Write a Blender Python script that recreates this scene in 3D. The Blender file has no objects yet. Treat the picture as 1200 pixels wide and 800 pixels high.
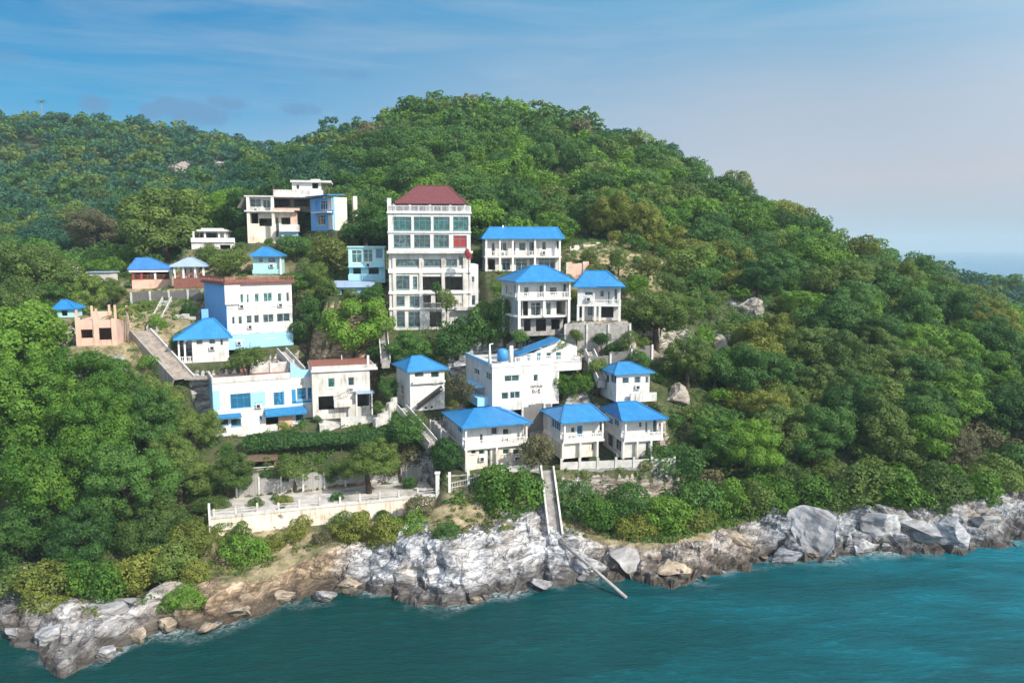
import bpy, bmesh, math, random
import numpy as np
from math import radians, sin, cos, tan, pi, sqrt, atan2
from mathutils import Vector, noise as mnoise

SC = bpy.context.scene
COL = SC.collection
rnd = random.Random(11)
rng = np.random.default_rng(7)

# ------------------------------------------------------------------ camera model
CAM_H, PITCH, F = 40.0, radians(6.9), 900.0
SP, CP = sin(PITCH), cos(PITCH)

def P(px, py, Y):
    """world point seen at photo pixel (px,py) at world distance Y"""
    x, y = (px - 600) / F, (400 - py) / F
    dx, dy, dz = x, CP + y * SP, -SP + y * CP
    t = Y / dy
    return Vector((dx * t, Y, CAM_H + dz * t))

def Pz(px, py, z):
    """world point on the level z"""
    x, y = (px - 600) / F, (400 - py) / F
    dx, dy, dz = x, CP + y * SP, -SP + y * CP
    t = (z - CAM_H) / dz
    return Vector((dx * t, dy * t, z))

def proj(X, Y, Z):
    zc = Y * CP - (Z - CAM_H) * SP
    yc = Y * SP + (Z - CAM_H) * CP
    return 600 + F * X / zc, 400 - F * yc / zc

# ------------------------------------------------------------------ object helpers
def tag(o, label=None, cat=None, group=None, kind=None):
    if label: o['label'] = label
    if label and not kind: kind = 'thing'
    if cat: o['category'] = cat
    if group: o['group'] = group
    if kind: o['kind'] = kind
    return o

def empty(name, loc, rz=0.0, label=None, cat=None, group=None):
    o = bpy.data.objects.new(name, None)
    o.empty_display_size = 0.3
    COL.objects.link(o)
    o.location = loc
    o.rotation_euler = (0, 0, rz)
    return tag(o, label, cat, group)

class MB:
    def __init__(s): s.v = []; s.f = []
    def quad(s, a, b, c, d):
        n = len(s.v); s.v += [tuple(a), tuple(b), tuple(c), tuple(d)]; s.f.append((n, n+1, n+2, n+3)); return s
    def tri(s, a, b, c):
        n = len(s.v); s.v += [tuple(a), tuple(b), tuple(c)]; s.f.append((n, n+1, n+2)); return s
    def box(s, x0, x1, y0, y1, z0, z1):
        n = len(s.v)
        s.v += [(x0,y0,z0),(x1,y0,z0),(x1,y1,z0),(x0,y1,z0),(x0,y0,z1),(x1,y0,z1),(x1,y1,z1),(x0,y1,z1)]
        s.f += [tuple(n+i for i in q) for q in ((3,2,1,0),(4,5,6,7),(0,1,5,4),(1,2,6,5),(2,3,7,6),(3,0,4,7))]
        return s
    def bar(s, a, b, w, h=None, up=(0,0,1)):
        a, b = Vector(a), Vector(b); h = h or w
        d = (b - a).normalized(); u = Vector(up)
        if abs(d.dot(u)) > .98: u = Vector((1,0,0))
        r = d.cross(u).normalized() * (w/2); t = r.cross(d).normalized() * (h/2)
        n = len(s.v)
        for p in (a, b):
            s.v += [tuple(p - r - t), tuple(p + r - t), tuple(p + r + t), tuple(p - r + t)]
        s.f += [tuple(n+i for i in q) for q in ((0,1,2,3),(7,6,5,4),(0,4,5,1),(1,5,6,2),(2,6,7,3),(3,7,4,0))]
        return s
    def tube(s, pts, rads, seg=8, cap=True):
        n0 = len(s.v)
        for i, p in enumerate(pts):
            p = Vector(p)
            d = (Vector(pts[min(i+1, len(pts)-1)]) - Vector(pts[max(i-1, 0)])).normalized()
            u = Vector((0,0,1)) if abs(d.z) < .9 else Vector((1,0,0))
            r = d.cross(u).normalized(); t = r.cross(d)
            for k in range(seg):
                a = 2*pi*k/seg
                s.v.append(tuple(p + (r*cos(a) + t*sin(a)) * rads[i]))
        for i in range(len(pts)-1):
            for k in range(seg):
                a = n0+i*seg+k; b = n0+i*seg+(k+1) % seg
                s.f.append((a, b, b+seg, a+seg))
        if cap:
            s.f.append(tuple(n0+k for k in range(seg))[::-1])
            m = n0+(len(pts)-1)*seg
            s.f.append(tuple(m+k for k in range(seg)))
        return s
    def build(s, name, mat, parent=None, smooth=False, bevel=0):
        me = bpy.data.meshes.new(name)
        me.from_pydata(s.v, [], s.f); me.update()
        me.materials.append(mat)
        if smooth:
            me.polygons.foreach_set('use_smooth', [True]*len(me.polygons))
        o = bpy.data.objects.new(name, me); COL.objects.link(o)
        if parent: o.parent = parent
        bm = bmesh.new(); bm.from_mesh(me); bmesh.ops.recalc_face_normals(bm, faces=bm.faces) if len(s.f) < 5000 else None
        bm.to_mesh(me); bm.free()
        if bevel:
            m = o.modifiers.new('bevel', 'BEVEL'); m.width = bevel; m.segments = 2; m.limit_method = 'ANGLE'
        return o

def np_mesh(name, verts, quads, mat=None, smooth=False, tris=None):
    """big mesh from numpy arrays"""
    me = bpy.data.meshes.new(name)
    nv = len(verts); nq = len(quads)
    me.vertices.add(nv); me.vertices.foreach_set('co', np.ascontiguousarray(verts, dtype=np.float32).ravel())
    me.loops.add(nq*4); me.loops.foreach_set('vertex_index', np.ascontiguousarray(quads, dtype=np.int32).ravel())
    me.polygons.add(nq)
    me.polygons.foreach_set('loop_start', np.arange(0, nq*4, 4, dtype=np.int32))
    me.polygons.foreach_set('loop_total', np.full(nq, 4, dtype=np.int32))
    me.update(calc_edges=True)
    if mat: me.materials.append(mat)
    me.polygons.foreach_set('use_smooth', np.full(nq, smooth, dtype=bool))
    return me

def link(name, me, parent=None):
    o = bpy.data.objects.new(name, me); COL.objects.link(o)
    if parent: o.parent = parent
    return o

# ------------------------------------------------------------------ materials
class NT:
    def __init__(s, name):
        s.m = bpy.data.materials.new(name); s.m.use_nodes = True
        s.t = s.m.node_tree; s.t.nodes.clear()
        s.out = s.n('ShaderNodeOutputMaterial')
    def n(s, typ, **kw):
        nd = s.t.nodes.new(typ)
        for k, v in kw.items():
            if k.startswith('i_'):
                key = k[2:]
                key = int(key) if key.isdigit() else key.replace('_', ' ')
                nd.inputs[key].default_value = v
            else: setattr(nd, k, v)
        return nd
    def l(s, a, b):
        s.t.links.new(a, b); return s
    def noise(s, vec, scale, detail=4, rough=.55, dist=0.0):
        nd = s.n('ShaderNodeTexNoise'); nd.inputs['Scale'].default_value = scale
        nd.inputs['Detail'].default_value = detail; nd.inputs['Roughness'].default_value = rough
        nd.inputs['Distortion'].default_value = dist
        if vec: s.l(vec, nd.inputs['Vector'])
        return nd.outputs['Fac']
    def ramp(s, fac, stops):
        nd = s.n('ShaderNodeValToRGB'); cr = nd.color_ramp
        while len(cr.elements) < len(stops): cr.elements.new(.5)
        for e, (p, c) in zip(cr.elements, stops):
            e.position = p
            e.color = (c, c, c, 1) if isinstance(c, (int, float)) else (*c, 1)
        s.l(fac, nd.inputs['Fac']); return nd.outputs['Color']
    def mix(s, fac, a, b, mode='MIX'):
        nd = s.n('ShaderNodeMix', data_type='RGBA', blend_type=mode)
        for sock, v in ((nd.inputs[0], fac), (nd.inputs[6], a), (nd.inputs[7], b)):
            if isinstance(v, (int, float)): sock.default_value = v
            elif isinstance(v, tuple): sock.default_value = (*v, 1)
            else: s.l(v, sock)
        return nd.outputs[2]
    def math(s, op, a, b=0.0, c=None, clamp=False):
        nd = s.n('ShaderNodeMath', operation=op, use_clamp=clamp)
        for i, v in enumerate((a, b) if c is None else (a, b, c)):
            if isinstance(v, (int, float)): nd.inputs[i].default_value = v
            else: s.l(v, nd.inputs[i])
        return nd.outputs[0]
    def bump(s, h, strength=.3, dist=.05):
        nd = s.n('ShaderNodeBump'); nd.inputs['Strength'].default_value = strength; nd.inputs['Distance'].default_value = dist
        s.l(h, nd.inputs['Height']); return nd.outputs['Normal']
    def bsdf(s, col, rough=.7, spec=.3, normal=None, metallic=0.0):
        b = s.n('ShaderNodeBsdfPrincipled')
        for sock, v in ((b.inputs['Base Color'], col), (b.inputs['Roughness'], rough)):
            if isinstance(v, (int, float)): sock.default_value = v
            elif isinstance(v, tuple): sock.default_value = (*v, 1)
            else: s.l(v, sock)
        b.inputs['Specular IOR Level'].default_value = spec; b.inputs['Metallic'].default_value = metallic
        if normal: s.l(normal, b.inputs['Normal'])
        return b
    def done(s, b):
        s.l(b.outputs[0], s.out.inputs['Surface']); return s.m

def plaster(name, col, dirt=(.32,.29,.25), amt=.55, rough=.8):
    """painted render with rain streaks and blotchy weathering"""
    t = NT(name)
    tc = t.n('ShaderNodeTexCoord').outputs['Object']
    mp = t.n('ShaderNodeMapping'); mp.inputs['Scale'].default_value = (2.2, 2.2, .28); t.l(tc, mp.inputs['Vector'])
    streak = t.ramp(t.noise(mp.outputs[0], 1.3, 5, .65), [(.46, 0.0), (.66, 1.0)])
    blot = t.ramp(t.noise(tc, .45, 6, .6), [(.42, 0.0), (.72, 1.0)])
    f = t.math('MULTIPLY', t.math('MULTIPLY', streak, blot), amt)
    f2 = t.math('ADD', f, t.math('MULTIPLY', blot, amt*.25), clamp=True)
    oi = t.n('ShaderNodeObjectInfo').outputs['Random']
    base = t.mix(t.math('MULTIPLY', oi, .5), col, tuple(c*.9 for c in col))
    c = t.mix(f2, base, dirt)
    nrm = t.bump(t.noise(tc, 9, 4), .25, .02)
    return t.done(t.bsdf(c, rough, .25, nrm))

def metal_roof(name, col, fade):
    t = NT(name)
    tc = t.n('ShaderNodeTexCoord').outputs['Object']
    sep = t.n('ShaderNodeSeparateXYZ'); t.l(tc, sep.inputs[0])
    ge = t.n('ShaderNodeNewGeometry')
    # object space normal picks the direction the ribs run
    vt = t.n('ShaderNodeVectorTransform', vector_type='NORMAL', convert_from='WORLD', convert_to='OBJECT')
    t.l(ge.outputs['True Normal'], vt.inputs[0])
    sn = t.n('ShaderNodeSeparateXYZ'); t.l(vt.outputs[0], sn.inputs[0])
    g = t.math('GREATER_THAN', t.math('ABSOLUTE', sn.outputs[0]), t.math('ABSOLUTE', sn.outputs[1]))
    u = t.math('ADD', t.math('MULTIPLY', sep.outputs[1], g), t.math('MULTIPLY', sep.outputs[0], t.math('SUBTRACT', 1.0, g)))
    rib = t.math('POWER', t.math('ABSOLUTE', t.math('SINE', t.math('MULTIPLY', u, pi/.38))), 6)
    n1 = t.noise(tc, .8, 5, .6)
    sheet = t.n('ShaderNodeTexWhiteNoise', noise_dimensions='1D'); t.l(t.math('FLOOR', t.math('MULTIPLY', u, 1/.76)), sheet.inputs['W'])
    oi = t.n('ShaderNodeObjectInfo').outputs['Random']
    c = t.mix(t.math('ADD', t.ramp(n1, [(.35, 0.0), (.75, .7)]), t.math('MULTIPLY', oi, .35), clamp=True), col, fade)
    c = t.mix(t.math('MULTIPLY', sheet.outputs['Value'], .16), c, tuple(x*.72 for x in col))
    st = t.ramp(t.noise(tc, 2.6, 6, .7), [(.6, 0.0), (.8, .3)])
    c = t.mix(st, c, (.16,.17,.18))
    return t.done(t.bsdf(c, .45, .35, t.bump(rib, .4, .035)))

def simple(name, col, rough=.7, var=.25, scale=2.0, spec=.3, bump=.2, dark=None):
    t = NT(name)
    tc = t.n('ShaderNodeTexCoord').outputs['Object']
    n1 = t.noise(tc, scale, 6, .62)
    d = dark or tuple(c*(1-var*1.6) for c in col)
    c = t.mix(t.ramp(n1, [(.3, 0.0), (.72, 1.0)]), d, col)
    return t.done(t.bsdf(c, rough, spec, t.bump(t.noise(tc, scale*5, 4), bump, .03)))

def glass(name, col, rough=.08):
    t = NT(name)
    oi = t.n('ShaderNodeObjectInfo').outputs['Random']
    tc = t.n('ShaderNodeTexCoord').outputs['Object']
    cur = t.ramp(t.noise(tc, 1.7, 2), [(.45, 0.0), (.62, 1.0)])
    c = t.mix(t.math('MULTIPLY', cur, oi), col, tuple(min(1, x*3+.03) for x in col))
    return t.done(t.bsdf(c, rough, .6, t.bump(t.noise(tc, .9, 2), .08, .05)))

def tile_mat(name, col, sx=.3, sz=.2):
    t = NT(name)
    tc = t.n('ShaderNodeTexCoord').outputs['Object']
    br = t.n('ShaderNodeTexBrick'); br.inputs['Scale'].default_value = 1.0
    br.inputs['Brick Width'].default_value = sx; br.inputs['Row Height'].default_value = sz; br.inputs['Mortar Size'].default_value = .02
    br.inputs['Color1'].default_value = (*col, 1); br.inputs['Color2'].default_value = (*[c*.75 for c in col], 1)
    br.inputs['Mortar'].default_value = (*[c*.4 for c in col], 1)
    t.l(tc, br.inputs['Vector'])
    c = t.mix(t.ramp(t.noise(tc, 1.1, 5), [(.4, 0.0), (.8, .5)]), br.outputs['Color'], tuple(c*.55+.04 for c in col))
    return t.done(t.bsdf(c, .7, .25, t.bump(br.outputs['Fac'], -.3, .04)))

def leaf_mat(name, lo, hi, trans=.34):
    """foliage: every leaf and every tree its own shade"""
    t = NT(name)
    ge = t.n('ShaderNodeNewGeometry'); oi = t.n('ShaderNodeObjectInfo')
    a = t.math('ADD', t.math('MULTIPLY', ge.outputs['Random Per Island'], .42), t.math('MULTIPLY', oi.outputs['Random'], .55))
    tc = t.n('ShaderNodeTexCoord').outputs['Object']
    n1 = t.noise(tc, 2.2, 2)
    a = t.math('ADD', a, t.math('MULTIPLY', t.math('SUBTRACT', n1, .5), .9), clamp=True)
    c = t.mix(a, lo, hi)
    b = t.bsdf(c, .55, .22)
    tr = t.n('ShaderNodeBsdfTranslucent'); t.l(t.mix(.5, c, hi), tr.inputs['Color'])
    ms = t.n('ShaderNodeMixShader'); ms.inputs[0].default_value = trans
    t.l(b.outputs[0], ms.inputs[1]); t.l(tr.outputs[0], ms.inputs[2])
    t.l(ms.outputs[0], t.out.inputs['Surface'])
    return t.m

M = {}
M['white'] = plaster('white_render', (.66,.645,.62), amt=1.0)
M['white2'] = plaster('stained_white_render', (.60,.58,.545), (.20,.175,.14), 1.0)
M['clean'] = plaster('white_trim', (.69,.68,.66), amt=.55)
M['cream'] = plaster('cream_render', (.73,.67,.57), (.36,.25,.16), 1.0)
M['pink'] = plaster('pink_render', (.62,.42,.33), (.3,.2,.15), .8)
M['bluewall'] = plaster('blue_render', (.16,.40,.74), (.2,.3,.4), .4)
M['palebl'] = plaster('pale_blue_render', (.30,.56,.76), (.25,.3,.33), .4)
M['cyan'] = plaster('turquoise_render', (.38,.66,.67), (.3,.35,.33), .6)
M['concrete'] = simple('concrete', (.42,.40,.38), .85, .35, 1.3)
M['concrete2'] = simple('pale_concrete', (.66,.64,.61), .85, .3, .8)
M['stone'] = tile_mat('stone_masonry', (.34,.33,.31), .7, .35)
M['roof'] = metal_roof('blue_roof_sheet', (.014,.165,.41), (.05,.25,.47))
M['roof2'] = metal_roof('dark_blue_roof_sheet', (.03,.15,.42), (.07,.22,.47))
M['roofg'] = metal_roof('faded_blue_roof_sheet', (.25,.36,.52), (.36,.44,.55))
M['maroon'] = tile_mat('maroon_roof_tile', (.18,.055,.06), .35, .3)
M['redtile'] = tile_mat('red_floor_tile', (.32,.13,.10), .5, .5)
M['glass'] = glass('window_glass', (.022,.045,.05))
M['tglass'] = glass('teal_window_glass', (.015,.075,.075))
M['bglass'] = glass('blue_window_glass', (.015,.10,.19))
M['blueframe'] = simple('blue_paint', (.03,.27,.52), .5, .2, 3)
M['awning'] = simple('blue_awning_cloth', (.025,.20,.42), .7, .2, 1.5)
M['red'] = simple('red_paint', (.35,.05,.05), .6, .25, 3)
M['brownred'] = simple('brown_red_paint', (.24,.095,.075), .7, .3, 2)
M['wood'] = simple('weathered_wood', (.22,.15,.10), .8, .4, 3)
M['dark'] = simple('dark_recess', (.05,.05,.05), .9, .3, 2)
M['metal'] = simple('white_painted_metal', (.7,.7,.7), .5, .15, 3)
M['tank'] = simple('blue_plastic', (.06,.28,.62), .4, .12, 2)
M['bark'] = simple('bark', (.13,.095,.07), .9, .45, 4, .1, .8)
M['paleb'] = simple('pale_bark', (.34,.29,.24), .9, .4, 4, .1, .8)
M['path'] = simple('path_paving', (.40,.35,.31), .9, .35, 1.2)
M['paving'] = simple('promenade_paving', (.66,.62,.57), .85, .42, .45)
M['tframe'] = simple('grey_teal_frame', (.16,.25,.25), .5, .15, 3)
M['text'] = simple('dark_lettering', (.05,.04,.04), .7, .1, 3)
# foliage kinds (base colours 0.03 .. 0.2)
L = {}
L['deep']   = leaf_mat('deep_green_leaf',   (.014,.058,.017), (.118,.240,.046))
L['bright'] = leaf_mat('bright_green_leaf', (.030,.100,.014), (.190,.345,.040))
L['olive']  = leaf_mat('olive_leaf',        (.032,.078,.020), (.195,.275,.058))
L['yellow'] = leaf_mat('yellow_green_leaf', (.055,.095,.018), (.280,.305,.055))
L['brown']  = leaf_mat('brownish_leaf',     (.070,.075,.035), (.215,.205,.105))
L['blue']   = leaf_mat('haze_tinted_leaf', (.014,.060,.036), (.060,.165,.088))  # for far trees: the blue of distance haze put into the leaf colour
L['pinkfl'] = leaf_mat('red_blossom',       (.35,.03,.06), (.60,.12,.14))
HAZE, EXPO = 0.00016, 0.46
# ------------------------------------------------------------------ buildings
PADS = []      # (origin xy, yaw, x0, x1, y0, y1, z, fade)
BLDS = []
GUARD = []     # photo-space boxes kept clear of nearer random trees: (x0,y0,x1,y1,dist)
FOOT = []      # (x, y, radius) world discs where no random tree may root

class Bld:
    def __init__(s, name, label, cat, A, d, yaw, pxB, pxL=None, D=None, group=None, pad=True, guard=None, margin=1.0):
        s.O = P(A[0], A[1], d); s.a = radians(yaw)
        s.ex = Vector((cos(s.a), sin(s.a), 0)); s.ey = Vector((-sin(s.a), cos(s.a), 0))
        s.root = empty(name, s.O, s.a, label, cat, group)
        s.w = s.X(pxB)
        s.D = D if D else min(16.0, max(3.0, s.Y(pxL)))
        if pad: PADS.append((s.O, s.a, -margin, s.w+margin, -margin, s.D+margin, s.O.z-.05, 2.5))
        BLDS.append(s); s.plain = 'lettering' in label or 'seven-storey' in label
        if guard: GUARD.append((*guard, d+1))
    def wp(s, x, y, z): return s.O + s.ex*x + s.ey*y + Vector((0,0,z))
    def _solve(s, base, e, px):
        k = (px-600)/F
        # (bx+t ex) = k*((by+t ey)*CP - (bz-H)*SP)
        num = k*(base.y*CP - (base.z-CAM_H)*SP) - base.x
        return num / (e.x - k*e.y*CP)
    def X(s, px, y=0, z=2): return s._solve(s.wp(0, y, z), s.ex, px)
    def Y(s, px, x=0, z=2): return s._solve(s.wp(x, 0, z), s.ey, px)
    def Z(s, py, x=0, y=0):
        b = s.wp(x, y, 0); k = (400-py)/F
        # Y SP + h CP = k (Y CP - h SP),  h = Z-H
        h = b.y*(k*CP - SP)/(CP + k*SP)
        return h + CAM_H - s.O.z
    # -- a walled volume with real openings
    def block(s, x0, x1, y0, y1, z0, z1, mat, Fr=(), Lf=(), name='wall', frame='clean', pane='glass', top=True, right=()):
        m = MB(); wins = []
        def side(u0, u1, holes, fn, inn):
            us = sorted({u0, u1, *[h[0] for h in holes], *[h[1] for h in holes]})
            zs = sorted({z0, z1, *[h[2] for h in holes], *[h[3] for h in holes]})
            for i in range(len(us)-1):
                for j in range(len(zs)-1):
                    cu, cz = (us[i]+us[i+1])/2, (zs[j]+zs[j+1])/2
                    if any(h[0] < cu < h[1] and h[2] < cz < h[3] for h in holes): continue
                    m.quad(fn(us[i], zs[j], 0), fn(us[i+1], zs[j], 0), fn(us[i+1], zs[j+1], 0), fn(us[i], zs[j+1], 0))
            for h in holes:
                a, b, c, d = h[:4]; e = .28
                for p, q in (((a,c),(b,c)), ((b,c),(b,d)), ((b,d),(a,d)), ((a,d),(a,c))):
                    m.quad(fn(*p, 0), fn(*q, 0), fn(*q, e), fn(*p, e))
        def conv(holes, plane):
            out = []
            for h in holes:
                k, p0, q0, p1, q1 = h[:5]
                if plane == 'F':
                    u0, u1 = s.X(p0, y0, (z0+z1)/2), s.X(p1, y0, (z0+z1)/2)
                    uc = (u0+u1)/2; v1, v0 = s.Z(q0, uc, y0), s.Z(q1, uc, y0)
                    lo, hi = x0, x1
                else:
                    xx = x0 if plane == 'L' else x1
                    u0, u1 = sorted((s.Y(p0, xx, (z0+z1)/2), s.Y(p1, xx, (z0+z1)/2)))
                    uc = (u0+u1)/2; v1, v0 = s.Z(q0, xx, uc), s.Z(q1, xx, uc)
                    lo, hi = y0, y1
                u0, u1 = max(u0, lo+.12), min(u1, hi-.12); v0, v1 = max(v0, z0+.08), min(v1, z1-.08)
                if u1-u0 < .2 or v1-v0 < .2: continue
                out.append((u0, u1, v0, v1, k, h[5] if len(h) > 5 else None))
            return out
        fF = lambda u, v, e: (u, y0+e, v)
        fL = lambda u, v, e: (x0+e, u, v)
        fR = lambda u, v, e: (x1-e, u, v)
        hF, hL, hR = conv(Fr, 'F'), conv(Lf, 'L'), conv(right, 'R')
        side(x0, x1, hF, fF, 0); side(y0, y1, hL, fL, 0); side(y0, y1, hR, fR, 0)
        m.quad((x0,y1,z0),(x1,y1,z0),(x1,y1,z1),(x0,y1,z1))
        if top: m.quad((x0,y0,z1),(x1,y0,z1),(x1,y1,z1),(x0,y1,z1))
        m.quad((x0,y0,z0),(x1,y0,z0),(x1,y1,z0),(x0,y1,z0))
        w = m.build(name, M[mat], s.root)
        for hs, fn in ((hF, fF), (hL, fL), (hR, fR)):
            for h in hs: s.opening(h, fn, frame, pane)
        return w
    def opening(s, h, fn, frame, pane):
        u0, u1, v0, v1, k, pm = h
        if k == 'o': return
        fr = frame; pn = pm or pane
        m = MB()
        def bx(a, b, c, d, e0, e1):
            q = [fn(a,c,e0), fn(b,c,e0), fn(b,d,e0), fn(a,d,e0), fn(a,c,e1), fn(b,c,e1), fn(b,d,e1), fn(a,d,e1)]
            n = len(m.v); m.v += q
            m.f += [tuple(n+i for i in t) for t in ((0,1,2,3),(7,6,5,4),(0,4,5,1),(1,5,6,2),(2,6,7,3),(3,7,4,0))]
        t = .09
        bx(u0, u0+t, v0, v1, .10, .2); bx(u1-t, u1, v0, v1, .10, .2)
        bx(u0+t, u1-t, v0, v0+t, .105, .195); bx(u0+t, u1-t, v1-t, v1, .105, .195)
        n = max(1, round((u1-u0)/1.0))
        for i in range(1, n):
            c = u0+(u1-u0)*i/n; bx(c-.035, c+.035, v0+t, v1-t, .11, .19)
        if v1-v0 > 1.9 and k == 'w':
            c = v1-(v1-v0)*.3; bx(u0+t, u1-t, c-.03, c+.03, .115, .185)
        if k == 'w':   # projecting sill
            bx(u0-.08, u1+.08, v0-.09, v0-.01, -.08, .1)
        o = m.build('door' if k == 'd' else 'window', M[fr], s.root)
        s.nwin = getattr(s, 'nwin', 0)+1
        if k == 'w' and s.nwin % 4 == 2 and not s.plain and fn((u0+u1)/2, v0, 0)[1] < 3:   # an air conditioner under some windows
            q = MB(); uc = (u0+u1)/2
            a_, b_ = fn(uc-.45, v0-.85, -.42), fn(uc+.45, v0-.25, -.02)
            q.box(min(a_[0],b_[0]), max(a_[0],b_[0]), min(a_[1],b_[1]), max(a_[1],b_[1]), a_[2], b_[2])
            ac = q.build('air_conditioner', M['metal'], s.root)
            q = MB(); a_, b_ = fn(uc-.32, v0-.78, -.45), fn(uc+.18, v0-.32, -.424)
            q.box(min(a_[0],b_[0]), max(a_[0],b_[0]), min(a_[1],b_[1]), max(a_[1],b_[1]), a_[2], b_[2]); q.build('grille', M['dark'], ac)
        g = MB(); g.quad(fn(u0+.02, v0+.02, .16), fn(u1-.02, v0+.02, .16), fn(u1-.02, v1-.02, .16), fn(u0+.02, v1-.02, .16))
        g.build('pane', M[pn], o)
    def part(s, name, mat, fn, parent=None, **kw):
        m = MB(); fn(m); return m.build(name, M[mat] if isinstance(mat, str) else mat, parent or s.root, **kw)
    def box(s, name, mat, *b, parent=None, bevel=0): return s.part(name, mat, lambda m: m.box(*b), parent, bevel=bevel)
    def rail(s, name, mat, pts, h=.95, step=.28, style='bal'):
        m = MB()
        for (x0,y0,z0), (x1,y1,z1) in zip(pts[:-1], pts[1:]):
            a, b = Vector((x0,y0,z0)), Vector((x1,y1,z1)); L_ = (b-a).length
            up = Vector((0,0,1))
            m.bar(a+up*h, b+up*h, .1, .09)
            if style == 'bal':
                m.bar(a+up*.1, b+up*.1, .08, .07)
                n = max(2, int(L_/step))
                for i in range(n+1):
                    p = a.lerp(b, i/n); w = .14 if i % 6 == 0 else .07
                    m.bar(p+up*.0, p+up*(h-.03), w)
            else:
                d = (b-a).normalized()
                m.bar(a+up*(h/2-.02), b+up*(h/2-.02), .1, h-.1, )
        return m.build(name, M[mat], s.root)
    def hip(s, x0, x1, y0, y1, z, o=.7, pxr=None, pyr=None, rise=None, mat='roof', name='roof', th=.16, ridge=True):
        X0, X1, Y0, Y1 = x0-o, x1+o, y0-o, y1+o
        ym = (Y0+Y1)/2
        if rise is None: rise = max(.6, s.Z(pyr, (x0+x1)/2, ym) - z)
        if pxr: r0, r1 = s.X(pxr[0], ym, z+rise), s.X(pxr[1], ym, z+rise)
        else:
            q = min((Y1-Y0)/2, (X1-X0)*.45); r0, r1 = X0+q, X1-q
        r0, r1 = max(r0, X0+.4), min(r1, X1-.4)
        if r1 < r0: r0 = r1 = (r0+r1)/2-.05; r1 += .1
        m = MB(); t = z+rise
        c = [(X0,Y0,z),(X1,Y0,z),(X1,Y1,z),(X0,Y1,z)]
        a, b = (r0,ym,t), (r1,ym,t)
        m.quad(c[0],c[1],b,a); m.quad(c[2],c[3],a,b); m.tri(c[1],c[2],b); m.tri(c[3],c[0],a)
        lo = [(p[0],p[1],p[2]-th) for p in c]
        for i in range(4): m.quad(lo[i], lo[(i+1)%4], c[(i+1)%4], c[i])
        m.quad(*lo[::-1])
        rf = m.build(name, M[mat], s.root)
        k = MB()
        e = (0,0,.03)
        up = lambda p: (p[0],p[1],p[2]+.03)
        k.bar(up(a), up(b), .26, .1)
        for q, p in ((c[0],a),(c[3],a),(c[1],b),(c[2],b)): k.bar(up(q), up(p), .24, .09)
        k.build('ridge_cap', M[mat], rf)
        return rf
    def awning(s, px0, px1, py0, py1, y=0, out=1.3):
        x0, x1 = s.X(px0, y), s.X(px1, y); xm = (x0+x1)/2
        z1 = s.Z(py0, xm, y); z0 = s.Z(py1, xm, y-out); z0 = min(z0, z1-.3)
        m = MB()
        m.quad((x0,y-out,z0),(x1,y-out,z0),(x1,y-.02,z1),(x0,y-.02,z1))
        m.quad((x0,y-.02,z1-.05),(x1,y-.02,z1-.05),(x1,y-out,z0-.05),(x0,y-out,z0-.05))
        m.quad((x0,y-out,z0-.25),(x1,y-out,z0-.25),(x1,y-out,z0),(x0,y-out,z0))
        m.tri((x0,y-out,z0),(x0,y-.02,z1),(x0,y-.02,z0)); m.tri((x1,y-out,z0),(x1,y-.02,z1),(x1,y-.02,z0))
        return m.build('awning', M['awning'], s.root)
    def col(s, x, y, z0, z1, r=.16, mat='clean', name='column'):
        return s.box(name, mat, x-r, x+r, y-r, y+r, z0, z1)

G_H = 'blue-roofed houses of the resort'

# ---- 1. the tower
b = Bld('tower_building', 'tall white seven-storey building with maroon hipped roof and rows of teal windows', 'building',
        (457,387), 135, 7, 552, D=11, guard=(450,212,566,392))
zl, zt = b.Z(297), b.Z(250)
W = b.w
xr = b.X(561)
low = [('w',464,365,474,383),('w',478,365,492,383),('o',503,365,517,383),('w',464,347,474,358),('w',480,347,491,359),
       ('o',496,346,505,360),('o',510,346,530,361),('w',464,323,480,339),('w',484,324,489,338),('o',494,324,518,340),('o',521,324,542,340),
       ('w',463,304,492,312),('w',497,304,521,312),('w',523,304,536,312),('d',538,301,545,311)]
b.block(0, W, .35, b.D, 0, zl, 'white2', low, frame='tframe')
b.block(W, xr, .6, b.D, 0, b.Z(310, W), 'white', [('w',550,324,556,331),('w',549,346,557,358),('w',548,366,557,384)], name='side_wing')
up = [('w',461,254,482,270,'tglass'),('w',485,254,505,270,'tglass'),('w',508,254,527,270,'tglass'),('w',531,254,549,270,'tglass'),
      ('w',461,275,481,290),('w',485,275,504,290),('w',508,275,526,290),('w',531,276,547,290,'red')]
b.block(0, W, 0, b.D, zl+.45, zt, 'white', up, frame='tframe')
b.box('ledge', 'white2', -.25, W+.35, -.7, b.D, zl, zl+.45)
b.box('floor_band', 'clean', -.12, W+.12, -.22, .3, b.Z(272)-.12, b.Z(272)+.12)
b.box('floor_band', 'clean', -.12, W+.12, .08, .6, b.Z(318)-.3, b.Z(318)+.45)
b.box('floor_band', 'clean', -.12, W+.12, .06, .6, b.Z(343)-.25, b.Z(343)+.25)
b.box('floor_band', 'clean', -.12, W+.12, .06, .6, b.Z(362)-.18, b.Z(362)+.18)
zr = b.Z(238)
b.box('terrace_slab', 'clean', -.2, W+.2, -.3, b.D+.2, zt, zt+.3)
b.block(1.5, W-1.0, 1.8, b.D-1, zt+.3, zr, 'white2', [('w',484,241,499,249),('w',508,241,524,249),('w',467,241,477,249),('w',531,241,541,249)], name='roof_storey')
b.rail('railing', 'metal', [(0,0,zt+.3),(W,0,zt+.3)], 1.0, .22)
for px in (464, 482.5, 505.5, 529, 546): b.col(b.X(px), .35, zt+.3, zr, .2)
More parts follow.
